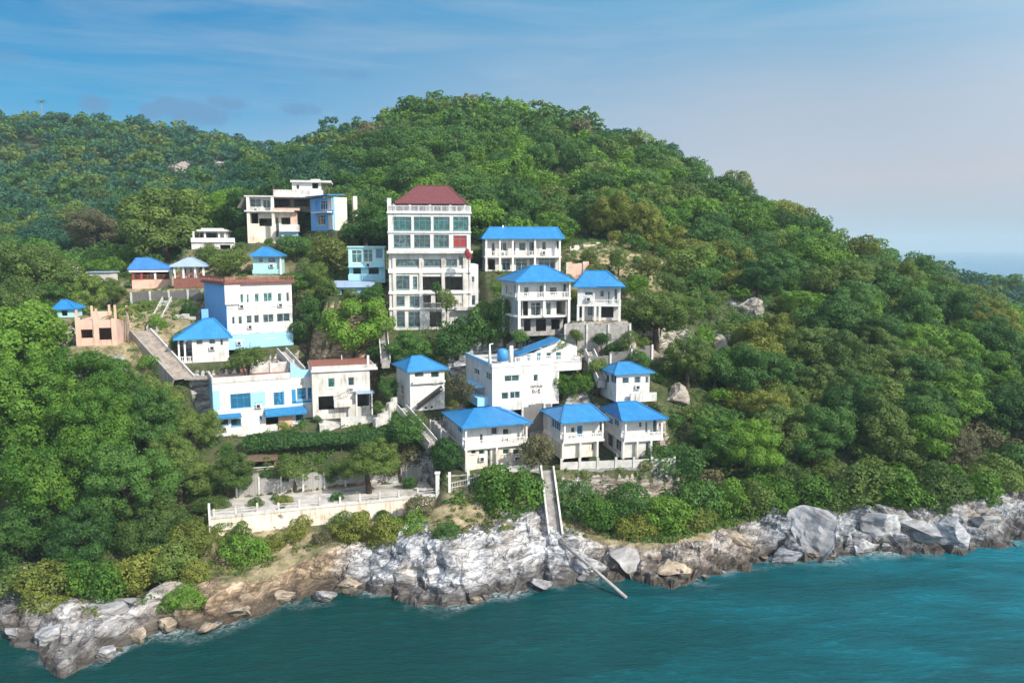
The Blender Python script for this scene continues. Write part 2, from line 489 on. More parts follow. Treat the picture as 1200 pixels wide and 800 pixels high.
for px, top in ((458.6, 232), (550.5, 241)): b.box('corner_pillar', 'white', b.X(px)-.35, b.X(px)+.35, .15, .85, zt+.32, b.Z(top))
b.hip(b.X(468), b.X(544), .6, b.D-.6, zr, .6, (490,525), 217.5, mat='maroon')
# parapet + balcony bits of the ruined middle storeys
b.rail('railing', 'white2', [(b.X(494),.2,b.Z(361.5)),(b.X(545),.2,b.Z(361.5))], .9, .3)
b.box('balcony', 'white2', b.X(534), b.X(556), -.9, .33, b.Z(364), b.Z(360))
for px in (463, 494, 520, 545): b.box('pilaster', 'white2', b.X(px)-.3, b.X(px)+.3, .12, .5, 0, zl-.02)

# ---- 2. long white house behind
b = Bld('long_house', 'long white two-storey house under a low blue roof behind the tower', 'house', (569,318), 150, 6, 657, pxL=564, D=9, group=G_H, guard=(560,262,662,320))
zt = b.Z(279.5); zf = b.Z(301)
b.block(0, b.w, 1.3, b.D, 0, zf-.15, 'white2', [('o',572,304,580,316),('w',588,303,598,317),('w',604,303,618,317),('d',620,302,625,317),('w',631,302,651,315)], name='lower_wall')
b.box('slab', 'clean', -.2, b.w+.2, 0, b.D, zf-.15, zf+.12)
b.block(0, b.w, 1.3, b.D, zf+.12, zt, 'white', [('d',576,284,580,299),('w',584,284,594,294),('d',600,283,604,299),('w',608,284,616,294),('d',620,283,626,299),('w',635,283,640,293),('d',652,282,655,292)], name='upper_wall')
b.rail('railing', 'clean', [(0,.1,zf+.12),(b.X(628),.1,zf+.12)], .95, .3)
for px in (570, 586, 601, 627, 656): b.col(b.X(px), .12, 0, zt, .17)
b.hip(0, b.w, .3, b.D, zt+.05, .7, (574,653), 266)
b.box('vent_pipe', 'clean', b.X(592)-.15, b.X(592)+.15, b.D/2-.15, b.D/2+.15, zt+1, b.Z(264, b.w*.3, b.D/2))

# ---- 3. pyramid-roofed house on stilts
b = Bld('stilt_house', 'white house with a big blue pyramid roof standing on tall thin columns', 'house', (607.5,396), 123, 18, 668, pxL=588, group=G_H, guard=(586,310,672,390))
zt, zf, zg = b.Z(330), b.Z(350), b.Z(372)
b.block(0.0, b.w, 1.2, b.D, zf, zt, 'white', [('w',614,336,620,347),('d',632,334,637,349),('w',644,336,653,346),('d',660,332,665,349)], [('w',592,334,600,345),('d',602,334,606,348)], name='upper_wall')
b.box('balcony', 'clean', -.2, b.w+.1, -.1, 1.2, zf-.3, zf)
b.rail('balcony_railing', 'clean', [(-.1,1.2,zf),(-.1,0,zf),(b.w,0,zf)], .95, .26)
b.block(1.2, b.w, 1.6, b.D, zg, zf-.3, 'white2', [('o',612,353,619,370),('w',622,354,634,370),('d',640,354,646,370),('o',652,353,665,371)], name='lower_wall')
b.block(.6, b.w-.3, 2.2, b.D, 0, zg-.15, 'concrete', [('o',614,374,622,388),('o',628,374,640,388),('o',646,374,656,386)], name='base_wall')
b.box('slab', 'clean', 0, b.w, .4, b.D, zg-.15, zg+.1)
for (x, y, z) in ((.15,.15,0),(b.w-.2,.15,b.Z(385,b.w)),(.15,b.D-.4,0),(b.w*.5,.3,zg)):
    b.col(x, y, z, zf-.3 if y < 1 else zt, .2)
for x in (.1, b.w-.1, b.w*.5): b.col(x, .1, zf, zt, .13)
b.hip(0, b.w, .1, b.D, zt+.05, .75, (624,640), 311)

# ---- 4. hip-roofed house beside it
b = Bld('hip_roof_house', 'white house with blue hipped roof and corner balcony above a column porch', 'house', (676.5,376), 126, -5, 727, D=7.5, group=G_H, guard=(670,316,732,378))
zt, zf = b.Z(336), b.Z(357)
xb = b.X(697)
b.block(0, b.w, 1.3, b.D, 0, zf-.25, 'white2', [('o',679,359,684,372),('w',688,359,695,370),('o',702,358,719,372)], name='lower_wall')
b.block(0, xb, 0, b.D, zf, zt, 'white', [('w',685,341.5,695,346.5,'tglass')], name='bedroom_wall')
b.block(xb, b.w, 1.2, b.D, zf, zt-.003, 'white', [('w',703,340,708,348),('d',712,341,715,355),('d',719.5,338,723.5,355)], name='upper_wall')
b.box('balcony', 'clean', -.1, b.w+.1, -.08, b.D, zf-.25, zf)
b.rail('balcony_railing', 'clean', [(xb,.05,zf),(b.w,.05,zf),(b.w,1.2,zf)], .85, .25)
for px in (677.5, 683.5, 697.5, 703, 726): b.col(b.X(px), .15, 0, zf-.25, .2)
b.col(b.w-.14, .1, zf, zt, .13)
b.hip(0, b.w, 0, b.D, zt+.05, .7, (687,711), 317)
# little cross hip over the balcony
m = MB(); x0, x1 = xb+.3, b.w+.72; xm = (x0+x1)/2
m.tri((x0,-.8,zt+.1),(x1,-.8,zt+.1),(xm,1.6,zt+1.75)); m.tri((x1,-.8,zt+.1),(x1,2.8,zt+.1),(xm,1.6,zt+1.75)); m.tri((x0,2.8,zt+.1),(x0,-.8,zt+.1),(xm,1.6,zt+1.75))
m.build('porch_roof', M['roof'], b.root)

# ---- 5. big white terrace building with lettering
b = Bld('terrace_building', 'big plain white building with dark lettering on its wall and a roof terrace', 'building', (577,484), 113, 20, 647, pxL=546, guard=(545,425,650,482))
zt = b.Z(430.5)
b.block(0, b.w, 0, b.D, b.Z(482), zt, 'white', [('w',591,439.5,608.5,447),('w',625,438.5,630.5,447),('w',587.5,459.5,596,468),('w',597.5,458.5,609.5,467)],
        [('w',555,432,563,439,'tglass'),('w',569,436,576,445,'tglass'),('o',555,459,564,466),('w',556,470,564,475)])
xa, xb_ = b.X(596), b.X(637)
xs = b.X(612)
zu = b.Z(481)
b.box('parapet', 'clean', -.1, b.w+.1, -.1, .2, zt, zt+.55)
b.box('parapet', 'palebl', -.1, .15, .2, b.D, zt, zt+.55)
xw = b.X(683)
b.box('terrace_slab', 'white', b.w, xw, .5, 4.5, zt-1.2, zt)
b.box('slab_skirt', 'white', b.w+.01, b.w+1.4, .6, 4.4, b.Z(474, b.w), zt-1.2)
b.rail('railing', 'clean', [(b.X(605),.5,zt+.5),(b.X(650),.5,zt+.5),(xw-.1,.6,zt+.02),(xw-.1,4.4,zt+.02)], .75, .25)
b.box('side_balcony', 'palebl', -1.6, -.02, b.D*.25, b.D*.95, b.Z(459, -1), b.Z(457.5, -1))
b.box('side_balcony', 'palebl', -1.9, -.02, b.D*.1, b.D*.95, b.Z(478, -1), b.Z(468, -1))
b.box('downpipe', 'metal', -.14, -.02, b.D*.42, b.D*.42+.12, b.Z(478), zt)
# pavilion on the terrace
px0, px1 = b.X(609, 3.2, zt), b.X(676, 3.2, zt)
zp = zt+.1
hz = b.Z(407, px1, 3.2)
b.block(px0, px1, 3.2, 8.5, zt+.02, b.Z(413, px0+3, 3.2), 'white', [('w',617,416,622,424,'bglass'),('d',629,412,634,427,'bglass'),('w',640,409,646,420,'tglass'),('d',651,412,658,424,'tglass')], name='pavilion_wall', frame='clean')
m = MB()
xa0, xa1 = b.X(606, 3, zt), b.X(655, 3, zt)
za, zb2 = b.Z(416, xa0, 2.4), b.Z(397, xa1, 2.4)
m.quad((xa0,2.4,za),(xa1,2.4,zb2),(xa1,6.2,zb2),(xa0,6.2,za)); m.quad((xa0,2.4,za-.15),(xa1,2.4,zb2-.15),(xa1,6.2,zb2-.15),(xa0,6.2,za-.15))
m.quad((xa0,2.4,za-.15),(xa1,2.4,zb2-.15),(xa1,2.4,zb2),(xa0,2.4,za)); m.quad((xa1,2.4,zb2-.15),(xa1,6.2,zb2-.15),(xa1,6.2,zb2),(xa1,2.4,zb2))
m.quad((xa0,6.2,za-.15),(xa0,2.4,za-.15),(xa0,2.4,za),(xa0,6.2,za))
m.build('pavilion_roof', M['roof'], b.root)
m = MB(); xg = b.X(652,3.15,zt); zg1 = b.Z(413, px0+3, 3.2)
m.quad((b.X(625,3.15,zt),3.15,zg1),(px1,3.15,zg1),(px1,3.15,b.Z(406,px1,3.15)),(xa1,3.15,zb2-.2))
m.build('gable_wall', M['white'], b.root)
# two small lines of dark lettering
for txt, pxc, pyc, sz, hw_ in (('ดยาวนอ', 628.5, 452.6, .85, 7), ('ธิน', 626.0, 458.6, .95, 2.7), ('ธี', 631.4, 458.6, .95, 1.5)):
    cu = bpy.data.curves.new('lettering', 'FONT'); cu.body = txt; cu.size = sz*1.25; cu.extrude = .012; cu.align_x = 'CENTER'; cu.align_y = 'CENTER'; cu.offset = .02
    to = bpy.data.objects.new('lettering_curve', cu); COL.objects.link(to)
    dg = bpy.context.evaluated_depsgraph_get(); me = bpy.data.meshes.new_from_object(to.evaluated_get(dg))
    bpy.data.objects.remove(to)
    me.materials.clear(); me.materials.append(M['text'])
    lo = link('lettering', me, b.root); xx = b.X(pxc); lo.location = (xx, -.02, b.Z(pyc, xx)); lo.rotation_euler = (pi/2, 0, 0)
    wd = max(v.co.x for v in me.vertices)-min(v.co.x for v in me.vertices)
    sc = (b.X(pxc+hw_)-b.X(pxc-hw_))/wd
    lo.scale = (sc, sc*1.05, 1)
TB = b

# ---- 6/7. small square houses
b = Bld('small_house', 'narrow white house with blue roof and a dark outside stair climbing its front', 'house', (481,482), 114, 24, 521, pxL=465, group=G_H, guard=(461,416,523,484))
zt = b.Z(434.5)
b.block(0, b.w, 0, b.D, 0, zt, 'white', [('w',486,435.5,497,442),('w',505,435,515,442.5),('w',497,476,501,482),('w',504,475,508,482)], [('w',469,452,473,462)])
b.box('ledge', 'white2', .3, b.w, -.5, -.02, b.Z(450), b.Z(447.5))
m = MB(); n = 14
for i in range(n):
    t0 = i/n; xs_ = b.w*(.14+.72*t0); z = b.Z(478, 0)*(1-t0)+b.Z(455, b.w)*t0
    m.box(xs_, xs_+b.w*.72/n+.02, -1.0, -.02, z-.12, z+.02)
m.build('outside_stair', M['dark'], b.root)
m = MB(); m.bar((b.w*.14,-1.0,b.Z(478)+.55),(b.w*.86,-1.0,b.Z(455,b.w)+.55),.08,.4); m.build('stair_railing', M['dark'], b.root)
b.hip(0, b.w, 0, b.D, zt+.05, .6, (483,494), 416.5)

b = Bld('small_house', 'small white cube house with blue roof beside the wooded bank', 'house', (722,471), 114, 17, 761, pxL=704, group=G_H, guard=(700,423,762,472))
zt = b.Z(438)
b.block(0, b.w, 0, b.D, 0, zt, 'white', [('w',729,442,737,449.5),('w',743,441,750.5,449),('w',756,441,760,449)], [('w',707,438,713.5,448),('w',715,439,723,449)])
b.box('garden_wall', 'white2', b.w*.35, b.w+.8, -.9, -.6, 0, 1.3)
b.hip(0, b.w, 0, b.D, zt+.05, .6, (725,738), 424)

# ---- 8-10. the front row
def front_house(label, A, d, yaw, pxB, pxL, zt_, zf_, rr, ry, upw, upl, loww, lowl, lowx=None, lowmat='cream', guard=None):
    b = Bld('balcony_house', label, 'house', A, d, yaw, pxB, pxL, group=G_H, guard=guard)
    zt, zf = b.Z(zt_), b.Z(zf_)
    x0, x1 = lowx and (b.X(lowx[0]), b.X(lowx[1])) or (0, b.w)
    b.block(x0, x1, .25, b.D, 0, zf-.28, lowmat, loww, lowl, name='lower_wall', frame='white2')
    b.box('balcony', 'clean', -.15, b.w+.15, -.35, b.D, zf-.28, zf)
    b.block(0, b.w, 1.1, b.D, zf, zt, 'white', upw, upl, name='upper_wall')
    b.rail('balcony_railing', 'clean', [(0,1.1,zf),(0,-.25,zf),(b.w,-.25,zf),(b.w,1.1,zf)], .9, .24)
    m = MB(); m.box(.02, b.w-.02, -.28, -.2, zf+.04, zf+.5); m.build('balcony_panel', M['white2'], b.root)
    for x in (.1, b.w-.1): b.col(x, -.18, zf, zt, .13)
    for x in (x0+.1, (x0+x1)/2, x1-.1): b.col(x, -.2, 0, zf-.28, .15, 'white2')
    b.hip(0, b.w, -.2, b.D, zt+.05, .65, rr, ry)
    return b
front_house('wide white two-storey house with blue roof and rust-stained lower floor beside the fence', (545,552), 104, 20, 617, 523, 500, 524.5, (556,581), 477.5,
            [('d',562,508,566,523),('w',575.5,500.5,583,509),('w',589,502,596.5,509.5),('d',611,500,615,515)], [('w',535.5,501,544,508,'bglass')],
            [('w',552,527,558,532),('w',561,526.5,568,532.5),('d',571,526,575,548),('w',580,527,584,532),('w',589,526,597,532),('w',601,526,609,532)], [('w',528,522,538,530)], guard=(520,478,620,549))
FH2 = front_house('white house with blue roof over a short cream ground floor, middle of the front row', (660,538), 105, 17, 706, 638, 494, 517, (662,692), 474,
            [('w',669,500,674,507),('d',676,498,683,512,'bglass'),('d',701,495,704.5,511)], [('w',646,493,657,503,'bglass')],
            [('d',693,519,696,528)], [], (658,700), guard=(636,474,707,535))
front_house('white house with blue roof and side loggia at the end of the front row', (731,537), 106, 13, 775, 709, 491.5, 515, (724,745), 470,
            [('w',748.5,494,752.5,501),('d',756,494,759,508),('d',765,491,770,507)], [('w',712,489,718,497,'bglass'),('w',719,491,725,499,'bglass')],
            [('d',757,518,760,534)], [('o',711,505,718,523),('w',721,512,728,528)], (729,763), 'white2', guard=(706,470,778,534))

# ---- 11. blue-trimmed building
b = Bld('blue_trim_building', 'white two-storey building with blue window surrounds and blue awnings above the hedge', 'building', (252,515), 112, 26, 372, pxL=239, guard=(238,436,372,512))
zt = b.Z(449.5); zm = b.Z(482)
Wb = b.w
b.block(0, Wb, 0, b.D, 0, zt, 'white',
        [('w',270.5,461,294,478,'bglass'),('w',299,459,307,471,'bglass'),('d',321,459.5,331.5,474.5,'bglass'),('w',348.5,454.5,359,467.5,'bglass'),('w',361,454,370,467,'bglass'),
         ('w',257.5,491,267,498),('w',270,490.5,282,499),('w',303.5,487,306.5,492),('o',311,486,332,497),('w',346,484,355,493)],
        [('w',242,470,247,480,'bglass')], frame='blueframe')
# upper wall part of blue paint and the trims stand proud
for p0, p1, q0, q1 in ((295,312,459,477.5),(343,371.5,469,474),(343,347.5,456,472),(331.8,334,458,475)):
    x0, x1 = b.X(p0), b.X(p1); xm = (x0+x1)/2
    b.box('blue_trim', 'palebl' if p0 == 295 else 'blueframe', x0, x1, -.05, -.003, b.Z(q1, xm), b.Z(q0, xm))
b.box('blue_side', 'palebl', -.06, -.003, .02, b.D, zm, zt-.02)
b.box('blue_corner', 'palebl', 0.0, b.X(259), -.05, -.003, zm, b.Z(458))
b.box('sill_band', 'clean', .05, Wb, -.09, -.055, zm-.1, zm+.12)
b.box('parapet', 'white2', -.08, b.X(342), -.1, .25, zt, b.Z(446)+.4)
b.box('parapet', 'white2', -.08, .2, .25, b.D, zt, b.Z(446)+.4)
b.box('roof_terrace', 'redtile', .2, b.X(342), .25, b.D, zt-.05, zt+.25)
b.box('roof_wall', 'redtile', .3, b.X(343), b.D-.5, b.D-.2, zt+.25, zt+1.15)
# sweeping gable wall at the end
m = MB(); xs0, xs1 = b.X(342.5), b.X(364); n = 8
for i in range(n):
    t0, t1 = i/n, (i+1)/n
    z = lambda t: b.Z(422,xs0)*(1-t)**2 + 2*b.Z(437,xs0)*t*(1-t) + b.Z(433,xs1)*t*t
    xa, xb_ = xs0+(xs1-xs0)*t0, xs0+(xs1-xs0)*t1
    m.quad((xa,.05,zt-.02),(xb_,.05,zt-.02),(xb_,.05,z(t1)),(xa,.05,z(t0))); m.quad((xa,.4,zt-.02),(xb_,.4,zt-.02),(xb_,.4,z(t1)),(xa,.4,z(t0)))
    m.quad((xa,.05,z(t0)),(xb_,.05,z(t1)),(xb_,.4,z(t1)),(xa,.4,z(t0)))
m.quad((xs0,.05,zt),(xs0,.4,zt),(xs0,.4,z(0)),(xs0,.05,z(0)))
m.build('gable_wall', M['palebl'], b.root)
b.awning(253.5, 282.5, 484.5, 488); b.awning(310, 358, 477, 485, out=1.5)
b.box('door_surround', 'pink', b.X(326), b.X(342.5), -.25, -.004, 0, b.Z(487, b.X(335)))
b.box('base_step', 'white2', b.X(256), b.X(320), -1.6, -.01, -.6, .5)

# ---- 12. white building next to it
b = Bld('flat_roof_building', 'white flat-roofed building with two small upper windows and a dark open ground floor', 'building', (367,492), 116, 18, 434, D=10, guard=(366,426,438,486))
zt = b.Z(436)
b.block(0, b.w, 0, b.D, 0, zt, 'white2', [('w',384.5,443,392.5,454,'tglass'),('w',408,442,415.5,452),('o',373,464,392,480),('o',417,460,433,476)])
b.box('cornice', 'clean', -.1, b.w+1.2, -.35, b.D, zt, zt+.3)
b.box('parapet', 'white2', 0, b.w+1.0, -.3, -.05, zt+.3, zt+.85)
b.box('roof_terrace', 'redtile', .05, b.w+.9, -.05, b.D-.1, zt+.3, zt+.5)
b.rail('stair_railing', 'white2', [(b.X(391),-1.2,b.Z(468)),(b.X(413),-1.2,b.Z(459.5))], .9, .3)
b.box('upper_stair', 'white2', b.X(391), b.X(412), -1.3, -.02, b.Z(477), b.Z(469))
b.box('lean_to_roof', 'roofg', b.X(416), b.X(437), -2.2, -.02, b.Z(461)-.1, b.Z(461)+.05)
for px in (418, 436): b.col(b.X(px,-2), -2.0, 0, b.Z(461)-.1, .1)
b.box('pillar', 'clean', b.X(431), b.X(433.5), -.35, .0, zt+.86, b.Z(416, b.w))
b.box('pillar', 'clean', b.X(408), b.X(409), b.D-1, b.D-.7, zt+.5, b.Z(415, b.w*.5, b.D))
b.box('yard_wall', 'concrete2', b.X(396), b.w+1.5, -4.2, -3.9, -1.2, 1.0)
b.box('yard_floor', 'concrete2', b.X(372), b.w+1.5, -3.9, -.02, -1.2, -.05)

# ---- 13. big white building with blue end wall
b = Bld('blue_end_building', 'white three-storey building with saturated blue end wall and ribbon windows', 'building', (268,410), 127, 38, 343.5, pxL=242, guard=(241,330,344,398))
zt = b.Z(333.5, 0)
b.block(0, b.w, 0, b.D, 0, zt, 'white',
        [('w',272,344.5,277,354.5,'tglass'),('w',280,344.5,286.5,355,'tglass'),('w',289.5,344.5,293,355,'tglass'),('w',299,344,304.5,354,'tglass'),('w',309.5,343,320,353.5,'tglass'),('w',326,343.5,331,353.5,'tglass'),('w',336,342.5,340,353.5),
         ('w',271.5,371,275.5,380),('w',279,370.5,284,380),('w',288.5,369.5,295.5,379),('w',297.5,369,304,378.5),('w',308,368,321,378),('w',324,367,340,377),
         ('w',271.5,391.5,285,398,'bglass'),('d',291,390,305,403,'bglass'),('w',311,389,321,396,'bglass')], frame='clean')
b.box('blue_side', 'bluewall', -.08, -.003, -.02, b.D, .05, zt-.02)
b.box('blue_corner', 'white', -.35, 2.2, -.35, -.003, b.Z(357), zt-.02)
b.box('blue_base', 'palebl', .05, b.w-.05, -.06, -.003, .0, b.Z(390.5, b.w*.4)-.02)
b.box('string_course', 'clean', 0, b.w, -.1, -.005, b.Z(361)-.1, b.Z(361)+.1)
b.box('roof_slab', 'redtile', -.5, b.w+.5, -.5, b.D+.4, zt, zt+.35)
b.rail('roof_railing', 'redtile', [(-.3,-.35,zt+.35),(b.w+.3,-.35,zt+.35)], .8, .3)
b.rail('roof_railing', 'redtile', [(-.3,-.35,zt+.35),(-.3,b.D,zt+.35)], .8, .3)
# ---- 14. annex
b = Bld('annex_house', 'single-storey white annex with blue roof at the foot of the blue end wall', 'house', (226,425), 119, 22, 268, D=7.5, group=G_H, guard=(198,373,270,422))
zt = b.Z(397)
b.block(0, b.w, 0, b.D, 0, zt, 'white', [('w',230,397.5,238,404),('w',245,396,253,403.5),('d',258,395.5,262,405)])
xl = b.X(208)
b.box('porch_floor', 'white2', xl, -.01, .2, b.D, -.1, .15)
for x in (xl+.2, xl/2): b.col(x, .4, .15, zt, .13)
b.rail('railing', 'clean', [(xl+.1,.3,.15),(-.1,.3,.15)], .8, .25)
b.hip(xl, b.w, 0, b.D, zt+.05, .6, (240,250), 373)
b.box('chimney', 'bluewall', b.X(238,5), b.X(246,5), 4.9, 5.7, zt+.3, b.Z(362,4,5))

# ---- 15/16/17/18 upper pavilions
b = Bld('open_pavilion', 'open-sided pavilion with dark blue roof and red railings on a pink base', 'pavilion', (155,338), 145, 24, 201, D=8, guard=(142,300,204,338))
zf, zt = b.Z(328), b.Z(315.5)
b.block(0, b.w, 0, b.D, -2.0, zf, 'pink', name='base_wall')
b.block(.5, b.w-.3, 3.5, b.D, zf, zt, 'brownred', [('o',165,318,172,327),('w',176,318,182,326),('o',186,318,196,327)], name='back_wall')
b.rail('railing', 'brownred', [(.1,b.D,zf),(.1,.1,zf),(b.w-.1,.1,zf)], .9, .22)
for px in (156, 166, 182, 200): b.col(b.X(px), .15, zf, zt, .19, 'white' if px in (182,200) else 'red')
b.box('fascia', 'clean', -.4, b.w+.3, -.42, -.3, zt-.55, zt-.02)
b.hip(0, b.w, 0, b.D, zt+.05, .6, (160,176), 302, mat='roof2')
b = Bld('open_pavilion', 'small pavilion with pale faded blue pyramid roof and maroon balcony', 'pavilion', (204,338), 143, 18, 240, D=6.5, guard=(202,301,244,336))
zf, zt = b.Z(326), b.Z(312)
b.block(0, b.w, 0, b.D, -2.0, zf, 'brownred', name='base_wall')
b.block(1.0, b.w-1.2, 1.5, b.D, zf, zt, 'cream', [('w',214.5,314,218.5,321),('w',222,313.5,226,320)], name='wall')
b.rail('railing', 'brownred', [(.1,.1,zf),(b.w,.1,zf)], .95, .2)
for x in (.2, b.w*.32, b.w*.7, b.w-.2): b.col(x, .2, zf, zt, .17)
b.hip(0, b.w, 0, b.D, zt+.05, .6, (220,226), 302, mat='roofg')
b = Bld('turquoise_house', 'small turquoise house with bright blue roof among the trees', 'house', (297,322), 148, 12, 330, D=7, group=G_H, guard=(289,289,335,319))
zt = b.Z(300)
b.block(0, b.w, 0, b.D, 0, zt, 'cyan', [('w',303,301,308.5,308,'bglass'),('w',314,301,323.5,308,'bglass')])
b.rail('railing', 'cyan', [(0,-.8,.2),(b.w,-.8,.2)], .8, .25)
b.col(b.w-.1, -.7, 0, zt, .14, 'clean')
b.hip(0, b.w, -.8, b.D, zt+.05, .5, (308,314), 289.5)
b = Bld('flat_pavilion', 'flat-roofed white lookout pavilion with slim columns below the big olive tree', 'pavilion', (224,292), 166, 12, 275, D=8, guard=(221,266,280,293))
zf, zt = b.Z(283.5), b.Z(271)
b.block(0, b.w, .5, b.D, -1, zf-.1, 'white2', [('o',258,287,270,292)], name='base_wall')
b.rail('parapet', 'clean', [(0,.2,zf-.1),(b.w,.2,zf-.1)], .95, .3, 'solid')
xr = b.X(264)
b.block(1.2, xr, 3.5, b.D, zf-.1, zt, 'white2', [('o',230,273,238,280),('o',241,273,254,280)], name='back_wall')
for px in (226.5, 240, 256.5, 263.5): b.col(b.X(px), .6, zf-.1, zt, .17)
b.box('roof', 'clean', b.X(231), xr+.4, -.2, b.D, zt, zt+.35)
b.box('roof_upstand', 'white2', b.X(235), xr-.5, 1, b.D-1, zt+.35, zt+.7)

# ---- 19 ruined villa
b = Bld('ruined_villa', 'half-ruined concrete villa with open floors, bare slabs and a rooftop cabin', 'building', (291,285), 166, 10, 352, D=12, guard=(283,206,382,278))
z1, z2 = b.Z(246.5), b.Z(229); xe = b.X(380)
b.block(0, b.w*.86, 1.8, b.D, 0, z1-.3, 'cream', [('o',295,250,303,262),('o',304,256,320,265),('d',323,254,327,278),('o',330,255,342,264)], name='ground_wall')
b.box('floor_slab', 'concrete2', -.5, b.w*.9, -.6, b.D, z1-.3, z1)
b.box('floor_slab', 'pink', b.w*.5, b.w*1.0, -.4, b.D*.8, z1+.02, z1+.55)
b.block(.2, b.X(319), 1.6, b.D, z1, z2-.3, 'white2', [('w',293.5,233,306,243),('w',308,234,317,244,'tglass')], name='upper_wall')
b.block(b.X(322), xe, 6, b.D, z1, z2-.3, 'concrete', [('o',325,232,340,242),('o',345,234,362,242)], name='back_wall')
m = MB()
m.box(-.4, xe, -.3, b.D, z2-.3, z2); m.build('roof_slab', M['concrete2'], b.root)
m = MB(); m.quad((-.4,-.3,z2),(-.4,b.D,z2),(-2.0,b.D,z2-2.6),(-2.0,-.3,z2-2.6)); m.quad((-.4,-.3,z2-.3),(-.4,b.D,z2-.3),(-1.8,b.D,z2-2.6),(-1.8,-.3,z2-2.6)); m.build('sloping_slab', M['concrete2'], b.root)
b.box('roof_parapet', 'white2', b.X(322), xe, .2, .5, z2, b.Z(222.5, b.w))
for px in (292, 320.5): b.col(b.X(px), .1, z1, z2-.3, .3, 'clean')
for px in (292, 321): b.col(b.X(px), .1, 0, z1-.3, .3, 'cream')
b.block(b.X(344,5), b.X(378,5), 5, b.D-1, z2, b.Z(214, b.w, 5), 'white', [('w',347,216,351,222),('o',366,214.5,373,221)], name='cabin_wall')
zc = b.Z(214, b.w, 5)
b.box('cabin_roof', 'concrete2', b.X(342.5,5), b.X(390,5), 4.2, b.D-.5, zc, zc+.45)
b.box('cabin_roof_step', 'concrete2', b.X(366,5), b.X(377,5), 5, b.D-1, zc+.45, zc+.8)
b.box('chimney', 'dark', b.X(321,4), b.X(324,4), 4, 4.5, z2, b.Z(217, b.w*.5, 4))
bx0, bx1 = b.X(327.5,-2), b.X(350,-2)
b.box('balcony', 'white', bx0, bx1, -2.2, 1.7, b.Z(271.5, bx0, -2), b.Z(263, bx0, -2))
b.block(bx0+.3, bx1-.3, -1.5, 1.7, -.6, b.Z(271.6, bx0, -2), 'palebl', [('w',333,275,343,282)], name='balcony_base')
b.box('broken_wall', 'pink', b.X(341,1), b.X(349,1), .9, 1.2, b.Z(263, b.w), z1-.3)

b = Bld('blue_annex', 'blue-fronted block with cream side wall and blue roof beside the ruined villa', 'building', (393,270), 163, 44, 407, pxL=366, guard=(366,226,408,268))
zt = b.Z(231)
b.block(0, b.w, 0, b.D, 0, zt, 'cream')
b.block(-.35, -.004, .05, b.D-.02, 0, zt, 'bluewall', (), [('o',370,234,375,246),('w',375.5,235,384,246,'bglass'),('w',372,252,381,264),('d',384,252,388,266)], name='blue_front')
b.box('side_panel', 'white', -.5, -.36, .3, b.D*.22, b.Z(246), zt-.2)
b.box('side_panel', 'white', -.5, -.36, .1, b.D*.2, .2, b.Z(252))
b.box('balcony', 'clean', -1.6, -.37, .4, b.D*.75, b.Z(249,-1), b.Z(247.5,-1))
m = MB(); m.bar((-1.9,b.D/2,zt+.35),(b.w*.75,b.D/2,zt+.6),b.D+.8,.2); m.build('roof', M['roof'], b.root)
b.box('wall_stub', 'cream', b.X(413.5,3), b.X(418,3), 2.6, 3.2, 0, b.Z(229, b.w, 3))

# ---- 20 glassy teal building near the tower
b = Bld('glazed_building', 'pale green building with a glazed upper floor and open terrace beside the tower', 'building', (409,332), 139, 8, 451, D=7, guard=(407,288,453,328))
zm, zt = b.Z(312), b.Z(290)
b.block(0, b.w, .9, b.D, 0, zm-.2, 'cyan', [('o',414,314,423,321),('o',432,313,444,322)], name='lower_wall')
b.box('slab', 'palebl', -.1, b.w+.1, -.2, b.D, zm-.2, zm)
b.block(0, b.w, .2, b.D, zm, zt, 'cyan', [('w',412,293,424,308,'tglass'),('w',426,292,437,307,'tglass'),('w',440,291,449,303,'bglass')], name='upper_wall')
b.rail('railing', 'palebl', [(0,-.5,b.Z(328)),(b.w,-.5,b.Z(328))], 1.0, .3)
b.box('roof', 'cyan', -.2, b.w+.2, -.1, b.D+.1, zt, zt+.25)
b = Bld('shed', 'low shed with pale blue sheet roof in front of the glazed building', 'shed', (393,346), 134, 12, 438, D=4.5, guard=(391,331,436,344))
zt = b.Z(336)
b.block(.3, b.w-.3, .3, b.D, 0, zt, 'palebl', [('o',400,339,410,345)])
m = MB(); m.quad((-.3,-.4,zt),(b.w+.3,-.4,zt),(b.w+.3,b.D,zt+.9),(-.3,b.D,zt+.9)); m.quad((-.3,-.4,zt-.12),(b.w+.3,-.4,zt-.12),(b.w+.3,b.D,zt+.78),(-.3,b.D,zt+.78))
m.quad((-.3,-.4,zt-.12),(b.w+.3,-.4,zt-.12),(b.w+.3,-.4,zt),(-.3,-.4,zt)); m.build('roof', M['roofg'], b.root)

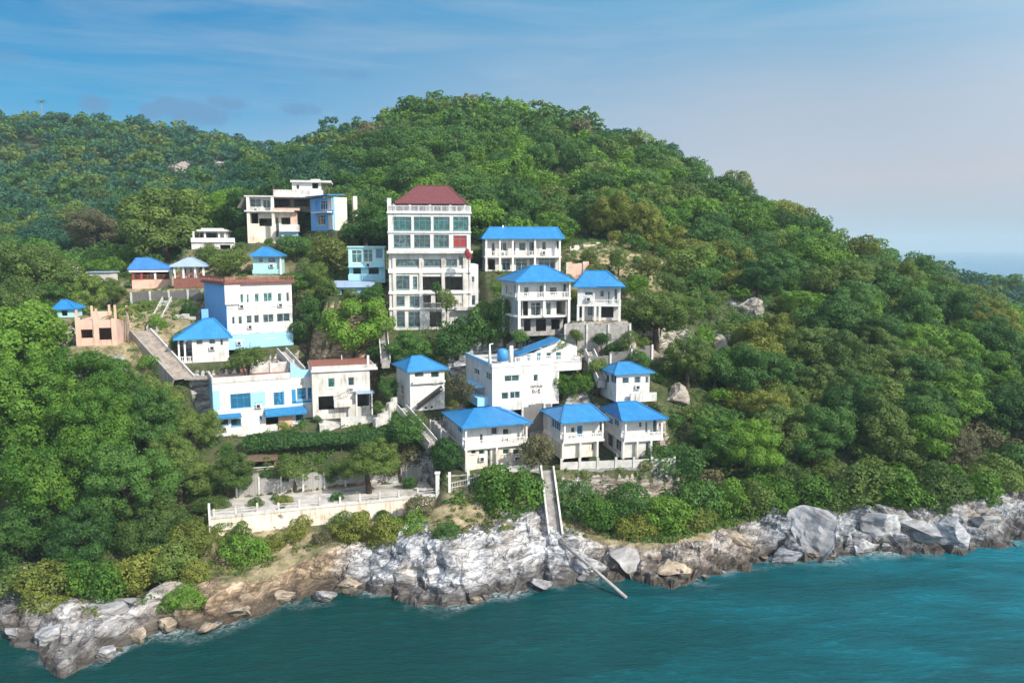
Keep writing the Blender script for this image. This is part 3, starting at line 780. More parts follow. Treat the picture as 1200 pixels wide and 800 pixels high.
# ---- 21 pink ruin
b = Bld('pink_ruin', 'unfinished pink concrete shell with bare posts beside the descending walkway', 'building', (91,405), 114, 14, 137, pxL=76, D=8, guard=(74,362,140,400))
zt = b.Z(376)
b.block(0, b.w, 0, b.D, -1, zt, 'pink', [('o',95,386,109,396),('o',116,384,133,398)], [('o',79,382,86,394)])
for px in (92, 113, 134): b.box('pillar', 'pink', b.X(px)-.35, b.X(px)+.35, -.15, -.003, -.5, b.Z(370+px*.02, b.X(px)))
for x, y in ((0.1,.1),(b.w*.5,.2),(b.w-.1,.1),(b.w-.2,b.D-.3),(.2,b.D-.3),(b.w*.5,b.D-.3)):
    b.col(x, y, zt, zt+1.0+rnd.random()*1.4, .15, 'pink', 'bare_post')
b.box('broken_parapet', 'pink', 0, b.w*.55, b.D-.3, b.D, zt, zt+.8)
b = Bld('hut', 'tiny hut with faded blue roof half hidden behind the pink ruin', 'hut', (67,372), 122, 10, 86, D=3.5)
b.block(0, b.w, 0, b.D, 0, b.Z(362), 'cyan', [('o',72,364,79,370)]); b.hip(0, b.w, 0, b.D, b.Z(362)+.03, .5, (73,78), 351, mat='roof')
# ------------------------------------------------------------------ shoreline and terrain
shore_px = [(52,768),(80,790),(112,774),(140,761),(168,744),(196,733),(245,738),(290,724),(336,703),(385,696),(430,692),(470,699),(500,706),(524,710),(550,703),(578,697),(603,690),
            (638,676),(666,682),(708,674),(740,677),(767,681),(799,684),(840,671),(875,661),(912,651),(950,652),(987,652),(1017,645),(1070,645),(1119,644),(1150,641),(1175,639),(1200,624),(1240,622)]
sp = [Pz(x, y, 0) for x, y in shore_px]
SX = np.array([-420,-260,-160,-110,-82,-70,-60] + [p.x for p in sp] + [88,110,150,190,260,420,700])
SY = np.array([ 250, 180, 132, 102, 88, 83, 80] + [p.y for p in sp] + [108,116,140,165,200,240,300])
_o = np.argsort(SX); SX, SY = SX[_o], SY[_o]
def shore(x): return np.interp(x, SX, SY)

ctrl = []
def C(px, lst):
    for it in lst:
        py, d = it[0], it[1]; g = len(it) > 2
        p = P(px, py, d); ctrl.append((p.x, p.y, p.z - (0 if g else (4.2 if d < 200 else 5.0))))
for x, y in shore_px[::2]:
    p = Pz(x, y, 0); ctrl.append((p.x, p.y, 0.0))
C(0,   [(690,86),(600,93),(500,103),(400,118),(345,140),(300,190),(250,260),(190,340),(133,400)])
C(100, [(700,78.5),(600,85),(500,97),(420,112),(375,124,1),(345,140),(318,160),(300,195),(250,260),(200,330),(138,400)])
C(200, [(640,87),(560,97),(480,107),(435,117,1),(400,122,1),(342,144,1),(292,168),(250,205),(200,300),(170,440)])
C(300, [(633,91.8,1),(590,98,1),(520,111,1),(445,119,1),(400,130,1),(322,149,1),(283,166,1),(230,205),(195,330),(170,440)])
C(400, [(612,96,1),(565,104,1),(500,113,1),(430,124),(340,137,1),(280,163),(230,200),(180,290),(148,345)])
C(500, [(610,95,1),(580,101.5,1),(490,113,1),(430,124),(387,135,1),(300,158),(222,190),(165,240),(110,295)])
C(560, [(600,96,1),(555,102.5,1),(484,113,1),(395,128,1),(318,150,1),(255,178),(190,225),(125,290)])
C(640, [(615,96,1),(552,103,1),(483,114,1),(400,125,1),(318,152,1),(260,180),(190,225),(128,288)])
C(720, [(612,97),(545,104.5,1),(472,116,1),(385,127,1),(335,147,1),(290,168,1),(240,195),(190,235),(160,272)])
C(800, [(625,98),(550,107),(470,118),(400,134),(335,155),(275,188),(200,253)])
C(900, [(590,102),(500,116),(400,142),(330,172),(243,230)])
C(1000,[(580,104),(500,117),(400,146),(335,178),(286,220)])
C(1100,[(585,106),(500,121),(405,154),(350,186),(327,208)])
C(1200,[(565,113),(480,131),(420,158),(399,178)])
C(1300,[(560,117),(500,135),(472,155)])
# behind the skyline and out of frame (world metres)
ridge = [(0,133,400),(100,138,400),(200,170,440),(300,170,440),(400,148,345),(500,110,295),(560,125,290),(640,128,288),(720,160,272),(800,200,253),(900,243,230),(1000,286,220),(1100,327,208),(1200,399,178)]
for px, py, d in ridge:
    p = P(px, py, d); k = 1 + 60/d
    ctrl.append((p.x*k, d+60, max(-4, p.z-26))); ctrl.append((p.x*(1+150/d), d+150, max(-8, p.z-75)))
ctrl += [(-420,420,100),(-380,300,62),(-220,210,42),(-140,150,24),(-110,125,8),(150,150,2),(180,190,4),(220,240,-6),(200,300,-8),(420,250,-10),(500,400,-12),(600,600,-14),(-500,600,40),(-500,500,70),(0,620,-5),(200,560,-10),(300,700,-14),(-300,700,10),(240,350,-10)]
# the far headland
for px, py, d in ((1060,300,440),(1100,302,430),(1150,309,430),(1200,320,425),(1270,345,420),(1340,385,410)):
    p = P(px, py, d); ctrl.append((p.x, p.y, p.z-11)); ctrl.append((p.x*.98, p.y-75, -3 if px > 1090 else 4)); ctrl.append((p.x*1.1, p.y+70, -6))
ctrl = np.array(ctrl)
def rbf_fit(c, smooth=.6):
    n = len(c); d = np.sqrt(((c[:,None,:2]-c[None,:,:2])**2).sum(-1))
    A = np.zeros((n+3, n+3)); A[:n,:n] = -d - np.eye(n)*smooth*-1; A[:n,n] = 1; A[:n,n+1:] = c[:,:2]; A[n,:n] = 1; A[n+1:,:n] = c[:,:2].T
    return np.linalg.lstsq(A, np.r_[c[:,2], 0,0,0], rcond=None)[0]
RW = rbf_fit(ctrl, 1.2)
def rbf(x, y):
    x = np.asarray(x, float); y = np.asarray(y, float); sh = x.shape; x = x.ravel(); y = y.ravel(); out = np.empty(len(x))
    n = len(ctrl)
    for i in range(0, len(x), 20000):
        d = np.sqrt((x[i:i+20000,None]-ctrl[None,:,0])**2 + (y[i:i+20000,None]-ctrl[None,:,1])**2)
        out[i:i+20000] = -d @ RW[:n] + RW[n] + RW[n+1]*x[i:i+20000] + RW[n+2]*y[i:i+20000]
    return out.reshape(sh)

# lattice value noise (numpy)
_tab = rng.random((256, 256))
def vnoise(x, y):
    xi = np.floor(x).astype(int); yi = np.floor(y).astype(int); fx, fy = x-xi, y-yi
    fx = fx*fx*(3-2*fx); fy = fy*fy*(3-2*fy)
    g = lambda a, b_: _tab[a & 255, b_ & 255]
    return (g(xi,yi)*(1-fx)+g(xi+1,yi)*fx)*(1-fy)+(g(xi,yi+1)*(1-fx)+g(xi+1,yi+1)*fx)*fy
def fbm(x, y, o=4):
    s = 0; a = .5
    for i in range(o): s = s + a*vnoise(x*2**i+17*i, y*2**i+5*i); a *= .5
    return s - .47
def sstep(a, b_, x): t = np.clip((x-a)/(b_-a), 0, 1); return t*t*(3-2*t)

# promenade behind the sea wall
PR_Z = 6.5
pr_a, pr_b = Pz(247, 607, PR_Z), Pz(513, 580, PR_Z)
pr_dir = (pr_b-pr_a); PR_L = pr_dir.length; PR_A = atan2(pr_dir.y, pr_dir.x)
PR_W = 7.5
PADS.append((pr_a, PR_A, -.5, PR_L*.96, -2.6, -.2, PR_Z-2.3, 1.6))
PADS.append((pr_a, PR_A, 0.3, PR_L, .9, PR_W, PR_Z-.12, .8))
# terrace in front of the front row
te_a, te_b = P(523, 556, 102.3), P(790, 545, 104.8)
TE_A = atan2(te_b.y-te_a.y, te_b.x-te_a.x); TE_L = (te_b-te_a).length
for s0 in np.linspace(0, 1, 8)[:-1]:
    q = te_a.lerp(te_b, float(s0)); PADS.append((q, TE_A, 0, TE_L/7+.4, .1, 3.5, q.z-.02, 1.5))

def ground(x, y, raw=False):
    x = np.asarray(x, float); y = np.asarray(y, float)
    s = y - shore(x)
    z = rbf(x, y)
    hc = 2.6 + 2.5*sstep(-19,-11,x)*(1-sstep(3,9,x)) + .9*sstep(31,37,x) - .8*np.clip((-x-22)/20, 0, 1) + 1.3*vnoise(x*.13+3, x*0+.5)
    t = np.clip(s/7.5, 0, 1.3)
    zc = hc*(1-np.clip(1-t, 0, 1)**1.5)
    zc = np.where(s < 0, s*.9, zc)
    w = sstep(5, 15, s)
    z = zc*(1-w) + np.maximum(z, zc*.8 if raw else z)*w
    z = np.where(s > 6, z + (fbm(x*.06, y*.06, 4)*5.0*sstep(30, 120, s) + fbm(x*.2+9, y*.2, 3)*1.2*sstep(6, 14, s)), z)
    for O, a, x0, x1, y0, y1, pz, fade in PADS:
        ca, sa = cos(a), sin(a); dx, dy = x-O.x, y-O.y
        lx, ly = dx*ca+dy*sa, -dx*sa+dy*ca
        ox = np.maximum(np.maximum(x0-lx, lx-x1), 0); oy = np.maximum(np.maximum(y0-ly, ly-y1), 0)
        w = 1-sstep(0, fade, np.sqrt(ox*ox+oy*oy))
        z = z*(1-w) + pz*w
    return z

xs = np.unique(np.concatenate([np.arange(-420,-78,3.5), np.arange(-78,96,.36), np.arange(96,470,3.5)]))
ss = np.concatenate([np.arange(-9,0,.9), np.arange(0,13,.27), np.arange(13,15,.5), np.arange(15,62,.7), np.arange(62,150,2.0), np.arange(150,520,4.5)])
GX = np.repeat(xs[None,:], len(ss), 0); GS = np.repeat(ss[:,None], len(xs), 1)
GY = shore(GX) + GS
GZ = ground(GX, GY)
# keep what lies in the bay below the water
V = np.stack([GX, GY, GZ], -1)
# rugged rock: blocky 3-D displacement near the water
rwid = 3.2 + 4.0*sstep(-19,-11,GX)*(1-sstep(3,9,GX)) + 1.6*sstep(30,37,GX) + 3.8*sstep(-32,-40,GX)
rockamp = sstep(-3, 0, GS)*(1-sstep(rwid, rwid+4.5, GS + 5*(vnoise(GX*.25, GY*.25)-.5)))*((GX > -80)&(GX < 100))
for i, j in np.argwhere(rockamp > .02):
    p = Vector(V[i,j]); a = rockamp[i,j]
    q = Vector((p.x*.75+p.z*.25, p.y*.55, p.z*1.0+p.x*.18))
    d1, _ = mnoise.voronoi(q*.33); d2, _ = mnoise.voronoi(q*.8); d3, _ = mnoise.voronoi(q*1.9)
    f = (d1[1]-d1[0])*2.1 + (d2[1]-d2[0])*1.15 + (d3[1]-d3[0])*.5 + (mnoise.fractal(p*.22, 1.0, 2.0, 3)*.9) + mnoise.noise(p*1.9)*.2
    V[i,j] += np.array([mnoise.noise(p*.5)*.8, -.62*f, .62*f-.35])*a*(1.15 if p.x > -24 else .8)
nr, nc = GX.shape
idx = np.arange(nr*nc).reshape(nr, nc)
quads = np.stack([idx[:-1,:-1], idx[:-1,1:], idx[1:,1:], idx[1:,:-1]], -1).reshape(-1, 4)
# attributes: bare rock, dry scrub
PXg, PYg = proj(V[...,0], V[...,1], V[...,2])
gy_, gx_ = np.gradient(GZ); 
dzs = np.abs(np.diff(GZ, axis=0, append=GZ[-1:]))/np.maximum(np.diff(GY, axis=0, append=GY[-1:]+1), .05)
slope = np.clip(np.abs(dzs), 0, 4)
def blob(cx, cy, rx, ry): return np.clip(1.4-np.sqrt(((PXg-cx)/rx)**2+((PYg-cy)/ry)**2), 0, 1)
rock = np.clip(rockamp*1.3, 0, 1)
rock = np.maximum(rock, sstep(1.3, 2.3, slope)*.9)
far_ok = GS > 20
for bq in ((70,190,90,25),(215,195,22,9),(256,190,10,7),(880,352,30,14),(850,390,16,8),(760,400,60,25),(715,392,60,20)):
    rock = np.maximum(rock, blob(*bq)*far_ok*.95*(.45 if bq[0] == 70 else 1))
dry = np.zeros_like(rock)
for bq in ((760,310,110,35),(300,640,70,45),(430,650,60,40),(540,600,45,30),(660,600,50,40),(800,630,120,22),(150,390,80,40),(230,330,120,30)):
    dry = np.maximum(dry, blob(*bq))
beige = np.maximum(sstep(-17,-23,V[...,0])*(1-.8*sstep(-34,-41,V[...,0])), .55*sstep(6,14,V[...,0])*(1-sstep(30,36,V[...,0])))
me = np_mesh('hillside', V.reshape(-1,3), quads)
rock_shade = .62*sstep(26,34,V[...,0]) + .25*sstep(7,12,V[...,0])*(1-sstep(26,34,V[...,0]))  # shore rock greyed towards the right, shade put into its colour
for nm, arr in (('rock', rock), ('dry', dry), ('beige', beige), ('rock_shade', rock_shade)):
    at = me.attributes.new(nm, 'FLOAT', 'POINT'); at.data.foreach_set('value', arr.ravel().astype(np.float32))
sm = (rockamp.ravel()[quads].mean(1) < .05); me.polygons.foreach_set('use_smooth', sm)

t = NT('hillside_ground')
geo = t.n('ShaderNodeNewGeometry'); pos = geo.outputs['Position']
at = lambda n: (lambda nd: (setattr(nd, 'attribute_name', n), nd.outputs['Fac'])[1])(t.n('ShaderNodeAttribute'))
sep = t.n('ShaderNodeSeparateXYZ'); t.l(pos, sep.inputs[0])
n_big, n_mid, n_fin = t.noise(pos, .12, 5, .6), t.noise(pos, .55, 7, .66), t.noise(pos, 2.4, 6, .65)
earth = t.mix(t.ramp(n_mid, [(.35,0.0),(.65,1.0)]), (.030,.050,.016), (.095,.10,.045))
dryc = t.mix(t.ramp(n_mid, [(.35,0.0),(.62,1.0)]), (.13,.115,.05), (.46,.37,.235))
base = t.mix(at('dry'), earth, dryc)
mp = t.n('ShaderNodeMapping'); mp.inputs['Scale'].default_value = (.35,.35,1.4); mp.inputs['Rotation'].default_value = (.35,.3,.4); t.l(pos, mp.inputs['Vector'])
strata = t.noise(mp.outputs[0], 1.1, 8, .72, .4)
rk = t.ramp(strata, [(.32,(.035,.038,.042)),(.44,(.19,.20,.22)),(.55,(.50,.51,.53)),(.68,(.76,.76,.75))])
rkb = t.ramp(strata, [(.32,(.05,.036,.025)),(.46,(.20,.14,.085)),(.58,(.44,.34,.23)),(.72,(.66,.57,.45))])
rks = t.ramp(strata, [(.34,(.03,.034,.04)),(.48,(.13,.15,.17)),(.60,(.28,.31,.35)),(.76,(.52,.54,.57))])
rk = t.mix(at('rock_shade'), rk, rks)
rk = t.mix(at('beige'), rk, rkb)
rk = t.mix(t.ramp(n_big, [(.50,0.0),(.7,.5)]), rk, (.33,.25,.17))
vor = t.n('ShaderNodeTexVoronoi', feature='DISTANCE_TO_EDGE'); vor.inputs['Scale'].default_value = .8
wv = t.n('ShaderNodeVectorMath', operation='ADD'); t.l(mp.outputs[0], wv.inputs[0])
wn = t.n('ShaderNodeTexNoise'); wn.inputs['Scale'].default_value = .9; t.l(pos, wn.inputs['Vector']); t.l(wn.outputs['Color'], wv.inputs[1]); t.l(wv.outputs[0], vor.inputs['Vector'])
crack = t.ramp(vor.outputs['Distance'], [(.0,1.0),(.05,0.0)])
rk = t.mix(t.math('MULTIPLY', crack, .55), rk, (.06,.055,.05))
wet = t.ramp(t.math('ADD', sep.outputs[2], t.math('MULTIPLY', t.math('SUBTRACT', n_mid, .5), 2.4)), [(.0,1.0),(1.0,0.0)])
wetn = t.n('ShaderNodeMapRange'); wetn.inputs['From Min'].default_value = .6; wetn.inputs['From Max'].default_value = 2.1; wetn.inputs['To Min'].default_value = 1; wetn.inputs['To Max'].default_value = 0
t.l(t.math('ADD', sep.outputs[2], t.math('MULTIPLY', t.math('SUBTRACT', n_mid, .5), 2.2)), wetn.inputs['Value'])
rk = t.mix(t.math('MULTIPLY', wetn.outputs[0], .88), rk, (.045,.036,.028))
edge = t.math('ADD', at('rock'), t.math('MULTIPLY', t.math('SUBTRACT', n_fin, .5), .9))
edge = t.ramp(edge, [(.38,0.0),(.58,1.0)])
colr = t.mix(edge, base, rk)
h = t.math('ADD', t.math('MULTIPLY', strata, 1.0), t.math('MULTIPLY', n_fin, .5))
h = t.math('SUBTRACT', h, t.math('MULTIPLY', crack, .25))
t.done(t.bsdf(colr, .85, .25, t.bump(h, .9, .35)))
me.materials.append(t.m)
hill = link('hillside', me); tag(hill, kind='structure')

# fast sampling of the ground height
def gz(x, y): return float(ground(np.array([x]), np.array([y]))[0])

# ------------------------------------------------------------------ sea and surf
t = NT('sea_water')
pos = t.n('ShaderNodeNewGeometry').outputs['Position']
mp = t.n('ShaderNodeMapping'); mp.inputs['Rotation'].default_value = (0,0,radians(-14)); mp.inputs['Scale'].default_value = (.34,1,1); t.l(pos, mp.inputs['Vector'])
a1, a2, a3 = t.noise(mp.outputs[0], .14, 4, .55, .6), t.noise(mp.outputs[0], .85, 6, .68, .5), t.noise(mp.outputs[0], 3.4, 5, .65, .3)
sep = t.n('ShaderNodeSeparateXYZ'); t.l(pos, sep.inputs[0])
mr = t.n('ShaderNodeMapRange'); mr.inputs['From Min'].default_value = -22; mr.inputs['From Max'].default_value = 58; t.l(t.math('ADD', sep.outputs[0], t.math('MULTIPLY', t.math('MINIMUM', sep.outputs[1], 120), -.2)), mr.inputs['Value'])
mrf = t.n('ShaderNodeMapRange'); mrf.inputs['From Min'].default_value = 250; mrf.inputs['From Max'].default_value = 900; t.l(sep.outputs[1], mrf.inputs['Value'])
deep = t.mix(mr.outputs[0], (.0004,.043,.039), (.0025,.150,.200))
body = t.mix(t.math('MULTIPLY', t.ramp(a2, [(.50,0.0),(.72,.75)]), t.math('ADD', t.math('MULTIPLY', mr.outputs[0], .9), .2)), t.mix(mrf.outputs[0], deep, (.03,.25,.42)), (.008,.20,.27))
body = t.mix(t.ramp(a1, [(.40,.6),(.6,0.0)]), body, (.0005,.040,.044))
h = t.math('ADD', t.math('ADD', t.math('MULTIPLY', a1, 1.6), t.math('MULTIPLY', a2, .7)), t.math('MULTIPLY', a3, .42))
wb = t.bsdf(body, .14, .21, t.bump(h, .85, .6)); wb.inputs['IOR'].default_value = 1.33
t.done(wb)
me = bpy.data.meshes.new('sea')
me.from_pydata([(-9000,-60,0),(9000,-60,0),(9000,9000,0),(-9000,9000,0)], [], [(0,1,2,3)]); me.materials.append(t.m)
tag(link('sea', me), kind='structure')

fx = np.arange(-75, 98, .5); fs = np.arange(-4.0, 1.3, .45)
FX = np.repeat(fx[None,:], len(fs), 0); FS = np.repeat(fs[:,None], len(fx), 1)
FV = np.stack([FX, shore(FX)+FS, .03+.05*fbm(FX*.8, FS*.8)], -1)
fi = np.arange(FX.size).reshape(FX.shape)
me = np_mesh('surf_foam', FV.reshape(-1,3), np.stack([fi[:-1,:-1], fi[:-1,1:], fi[1:,1:], fi[1:,:-1]], -1).reshape(-1,4), smooth=True)
at_ = me.attributes.new('edge', 'FLOAT', 'POINT'); at_.data.foreach_set('value', np.clip(1-np.abs(FS+.2)/3.4, 0, 1).ravel().astype(np.float32))
t = NT('foam')
pos = t.n('ShaderNodeNewGeometry').outputs['Position']
nd = t.n('ShaderNodeAttribute'); nd.attribute_name = 'edge'
patch = t.ramp(t.noise(pos, .11, 3, .5), [(.45,0.0),(.62,1.0)])
lace = t.noise(pos, 1.5, 7, .72, 1.2)
f = t.math('MULTIPLY', t.math('MULTIPLY', nd.outputs['Fac'], patch), t.ramp(lace, [(.42,0.0),(.66,1.0)]))
bs = t.bsdf((.72,.78,.80), .7, .2); tr = t.n('ShaderNodeBsdfTransparent'); ms = t.n('ShaderNodeMixShader')
t.l(t.math('MULTIPLY', f, .8, clamp=True), ms.inputs[0]); t.l(tr.outputs[0], ms.inputs[1]); t.l(bs.outputs[0], ms.inputs[2]); t.l(ms.outputs[0], t.out.inputs['Surface'])
me.materials.append(t.m); tag(link('surf_foam', me), kind='stuff')

# ------------------------------------------------------------------ boulders
def rockm(name, warm, dk=1.0):
    t = NT(name)
    tc = t.n('ShaderNodeTexCoord').outputs['Object']; oi = t.n('ShaderNodeObjectInfo').outputs['Random']
    pos = t.n('ShaderNodeNewGeometry').outputs['Position']
    mp = t.n('ShaderNodeMapping'); mp.inputs['Scale'].default_value = (.5,.5,1.5); mp.inputs['Rotation'].default_value = (.5,.2,0); t.l(tc, mp.inputs['Vector'])
    n1 = t.noise(mp.outputs[0], 1.6, 8, .7, .3)
    c = t.ramp(n1, [(.32, tuple(x*.16*dk for x in warm)), (.48, tuple(x*.65*dk for x in warm)), (.7, tuple(x*1.2*dk for x in warm))])
    c = t.mix(t.math('MULTIPLY', oi, .35), c, (.3,.24,.17))
    sep = t.n('ShaderNodeSeparateXYZ'); t.l(pos, sep.inputs[0])
    mr = t.n('ShaderNodeMapRange'); mr.inputs['From Min'].default_value = .15; mr.inputs['From Max'].default_value = 1.1; mr.inputs['To Min'].default_value = .85; mr.inputs['To Max'].default_value = 0
    t.l(t.math('ADD', sep.outputs[2], t.math('MULTIPLY', t.math('SUBTRACT', n1, .5), 1.5)), mr.inputs['Value'])
    c = t.mix(mr.outputs[0], c, (.045,.038,.03))
    return t.done(t.bsdf(c, .8, .3, t.bump(t.math('ADD', n1, t.math('MULTIPLY', t.noise(tc, 7, 5), .3)), .8, .15)))
M['rock'] = rockm('grey_boulder', (.40,.42,.45)); M['rockb'] = rockm('tan_boulder', (.48,.39,.29))
def boulder_mesh(seed, cuts=9):
    r = random.Random(seed); bm = bmesh.new(); bmesh.ops.create_icosphere(bm, subdivisions=4, radius=1)
    planes = []
    for _ in range(cuts):
        n = Vector((r.gauss(0,1), r.gauss(0,1), r.gauss(0,.8))).normalized(); planes.append((n, r.uniform(.25,.66)))
    for v in bm.verts:
        p = v.co.copy()
        for n, d in planes:
            k = p.dot(n)
            if k > d: p -= n*(k-d)*.96
        p += v.co*(mnoise.fractal(v.co*1.6+Vector((seed,0,0)), 1, 2, 4)*.10 + mnoise.noise(v.co*7+Vector((seed,3,0)))*.035)
        v.co = p
    for ax in range(3):
        lo, hi = min(v.co[ax] for v in bm.verts), max(v.co[ax] for v in bm.verts)
        for v in bm.verts: v.co[ax] = (v.co[ax]-lo)/(hi-lo)*2-1
    me = bpy.data.meshes.new('boulder'); bm.to_mesh(me); bm.free()
    me.polygons.foreach_set('use_smooth', [False]*len(me.polygons)); return me
BM = [boulder_mesh(i*7+1) for i in range(8)]
G_B = 'boulders along the shoreline'
def boulder(px, py, hw, hh, label, mat='rock', k=None, dz=0.0, depth=1.0):
    """px,py: centre; hw,hh half sizes in photo pixels; rests at the shore line"""
    base = Pz(px, py+hh*.8, .1+dz); s = base.y/F
    o = bpy.data.objects.new('boulder', BM[rnd.randrange(8) if k is None else k].copy() if False else BM[rnd.randrange(8) if k is None else k]); COL.objects.link(o)
    if not o.data.materials: o.data.materials.append(M['rock'])
    o.material_slots[0].link = 'OBJECT'; o.material_slots[0].material = M[mat]
    o.location = (base.x, base.y + hw*s*.4*depth, base.z + hh*s*.62); o.scale = (hw*s, hw*s*.8*depth, hh*s*1.05)
    o.rotation_euler = (rnd.uniform(-.3,.3), rnd.uniform(-.3,.3), rnd.uniform(0,6.28))
    return tag(o, label, 'boulder', G_B)
boulder(958,624,44,29,'huge pale grey boulder leaning at the water edge below the wooded slope', k=2)
boulder(927,652,24,9,'flat dark rock at the foot of the huge pale boulder', 'rock')
boulder(836,646,20,13,'dark angular boulder on the tan ledge below the bushes', 'rock')
boulder(868,640,26,16,'tan blocky boulder between the dark rock and the huge pale boulder', 'rockb')
boulder(1040,618,34,22,'broad grey boulder under the overhanging trees', 'rock')
boulder(1080,626,30,18,'grey slab boulder in the middle of the far rocks', 'rock')
boulder(1118,625,28,20,'light grey wedge boulder near the far point', 'rock')
boulder(1160,618,22,18,'pale boulder at the tip of the far point', 'rock')
boulder(1175,600,18,20,'upright pale rock standing on the far point', 'rock')
boulder(1010,640,22,9,'low wet rock beside the huge pale boulder', 'rock')
boulder(634,686,15,6,'small pale flat rock awash in the water by the white cliff', 'rock')
boulder(690,664,22,12,'grey rock at the foot of the fallen concrete pipe', 'rock')
boulder(744,662,28,12,'long grey rock beside the fallen concrete pipe', 'rock')
boulder(790,668,28,10,'low brown rock shelf below the bushes', 'rockb')
boulder(380,700,16,6,'foam-washed flat rock in front of the dry cliff', 'rock')
boulder(410,688,22,9,'dark rock at the foot of the yellow-green cliff bushes', 'rockb')
boulder(450,686,14,8,'small grey boulder beside the white cliff', 'rock')
boulder(330,700,18,8,'brown rock under the dry grassy cliff', 'rockb')
boulder(284,715,20,8,'brown boulder in the water below the dry slope', 'rockb')
boulder(240,736,15,6,'dark brown rock below the green tuft', 'rockb')
boulder(196,733,15,7,'brown boulder under the green tuft', 'rockb')
boulder(160,746,14,7,'grey-brown boulder along the low rock spur', 'rockb')
boulder(122,765,14,8,'grey boulder near the end of the rock spur', 'rock')
boulder(76,780,13,7,'pale rock at the very tip of the rock spur', 'rock')
boulder(50,748,20,13,'big bluish grey boulder at the end of the rock spur', 'rock')
boulder(14,745,14,6,'small dark rock in the water off the rock spur', 'rock')
boulder(20,720,18,9,'grey rock at the shaded cove behind the rock spur', 'rock')
boulder(110,725,36,14,'long white rock ledge under the yellow bushes', 'rock')
boulder(160,712,32,12,'white weathered ledge below the leafy slope', 'rock')
boulder(205,702,22,9,'white ledge above the green tuft', 'rock')
for i in range(26):   # smaller loose rocks along the shore
    px = rnd.uniform(60, 1190); j = int(np.interp(px, [p[0] for p in shore_px], range(len(shore_px))))
    py = np.interp(px, [p[0] for p in shore_px], [p[1] for p in shore_px])
    r_ = rnd.uniform(4, 9)
    boulder(px, py-rnd.uniform(-2,5), r_, r_*.55, 'small loose rock at the waterline among the bigger boulders', rnd.choice(['rock','rock','rockb']))

# ------------------------------------------------------------------ site works
def lw(O, a, x, y): return (O.x+cos(a)*x-sin(a)*y, O.y+sin(a)*x+cos(a)*y)
# promenade floor and sea wall
t_ = empty('sea_wall', (pr_a.x, pr_a.y, PR_Z), PR_A, 'long beige sea wall holding up the pale paved promenade', 'sea wall')
m = MB(); n = 24
for i in range(n):
    x0, x1 = PR_L*i/n, PR_L*(i+1)/n
    m.box(x0+.01, x1-.01, -.25, .3, -2.9-.4*(i%3), -.02)
m.build('wall', M['cream'], t_)
m = MB(); m.box(-.2, PR_L+.2, -.35, .35, -.02, .28); m.build('coping', M['white2'], t_)
np_ = 12
for i in range(np_):
    x = .4+(PR_L-.6)*i/(np_-1); MB().box(x-.13, x+.13, -.2, .08, .28, 1.15+.12*(i%3)).build('post', M['concrete2'], t_)
    if i not in (2, 5, 6, 9, np_-1):
        xb = .4+(PR_L-.6)*(i+1)/(np_-1); MB().bar((x+.13,-.05,1.0),(xb-.13,-.05,1.0-.05*(i%2)),.07).bar((x+.13,-.05,.65),(xb-.13,-.05,.65),.06).build('rail', M['concrete2'], t_)
m = MB(); m.box(-.2, .25, .35, PR_W, -3.4, .05); m.build('end_wall', M['stone'], t_)
m = MB(); m.box(-.25, .0, -.36, -.1, -3.6, 2.0); m.build('end_post', M['clean'], t_)
m = MB(); m.box(.3, PR_L, .35, PR_W+1, -.16, -.03)
pv = m.build('promenade', M['paving']); pv.location = (pr_a.x, pr_a.y, PR_Z); pv.rotation_euler = (0,0,PR_A); tag(pv, kind='structure')
w_ = Bld.__new__(Bld); w_.O = Vector((pr_a.x, pr_a.y, PR_Z)); w_.a = PR_A
w_.root = empty('retaining_wall', (*lw(pr_a, PR_A, 0, PR_W), PR_Z), PR_A, 'grey stone bank wall behind the promenade trees', 'retaining wall')
m = MB()
for i in range(26):
    x0 = PR_L*(.1+.88*i/26); m.box(x0, x0+PR_L*.88/26-.005, .1, .9, -.1, 1.9+.5*sin(i*.9)+.25*(i%3))
m.build('wall', M['stone'], w_.root)
for i in range(9): MB().box(PR_L*(.1+.1*i)-.12, PR_L*(.1+.1*i)+.12, -.02, .095, -.1, 2.6).build('buttress', M['concrete2'], w_.root)

# wooden lookout deck
def at_px(px, py, d): p = P(px, py, d); return p
p = P(288, 565, 104.5); p.z = PR_Z
t_ = empty('lookout_deck', p, PR_A, 'open timber deck shelter on posts at the end of the promenade', 'shelter')
for x, y in ((0,0),(4,0),(0,2.6),(4,2.6)): MB().box(x-.12, x+.12, y-.12, y+.12, 0, 3.9).build('post', M['wood'], t_)
MB().box(-.3, 4.3, -.3, 2.9, 2.05, 2.3).build('floor', M['concrete2'], t_)
MB().box(-.4, 4.4, -.4, 3.0, 3.9, 4.05).build('roof', M['wood'], t_)
m = MB(); m.bar((0,0,2.95),(4,0,2.95),.1); m.bar((0,0,2.65),(4,0,2.65),.06); m.build('railing', M['clean'], t_)

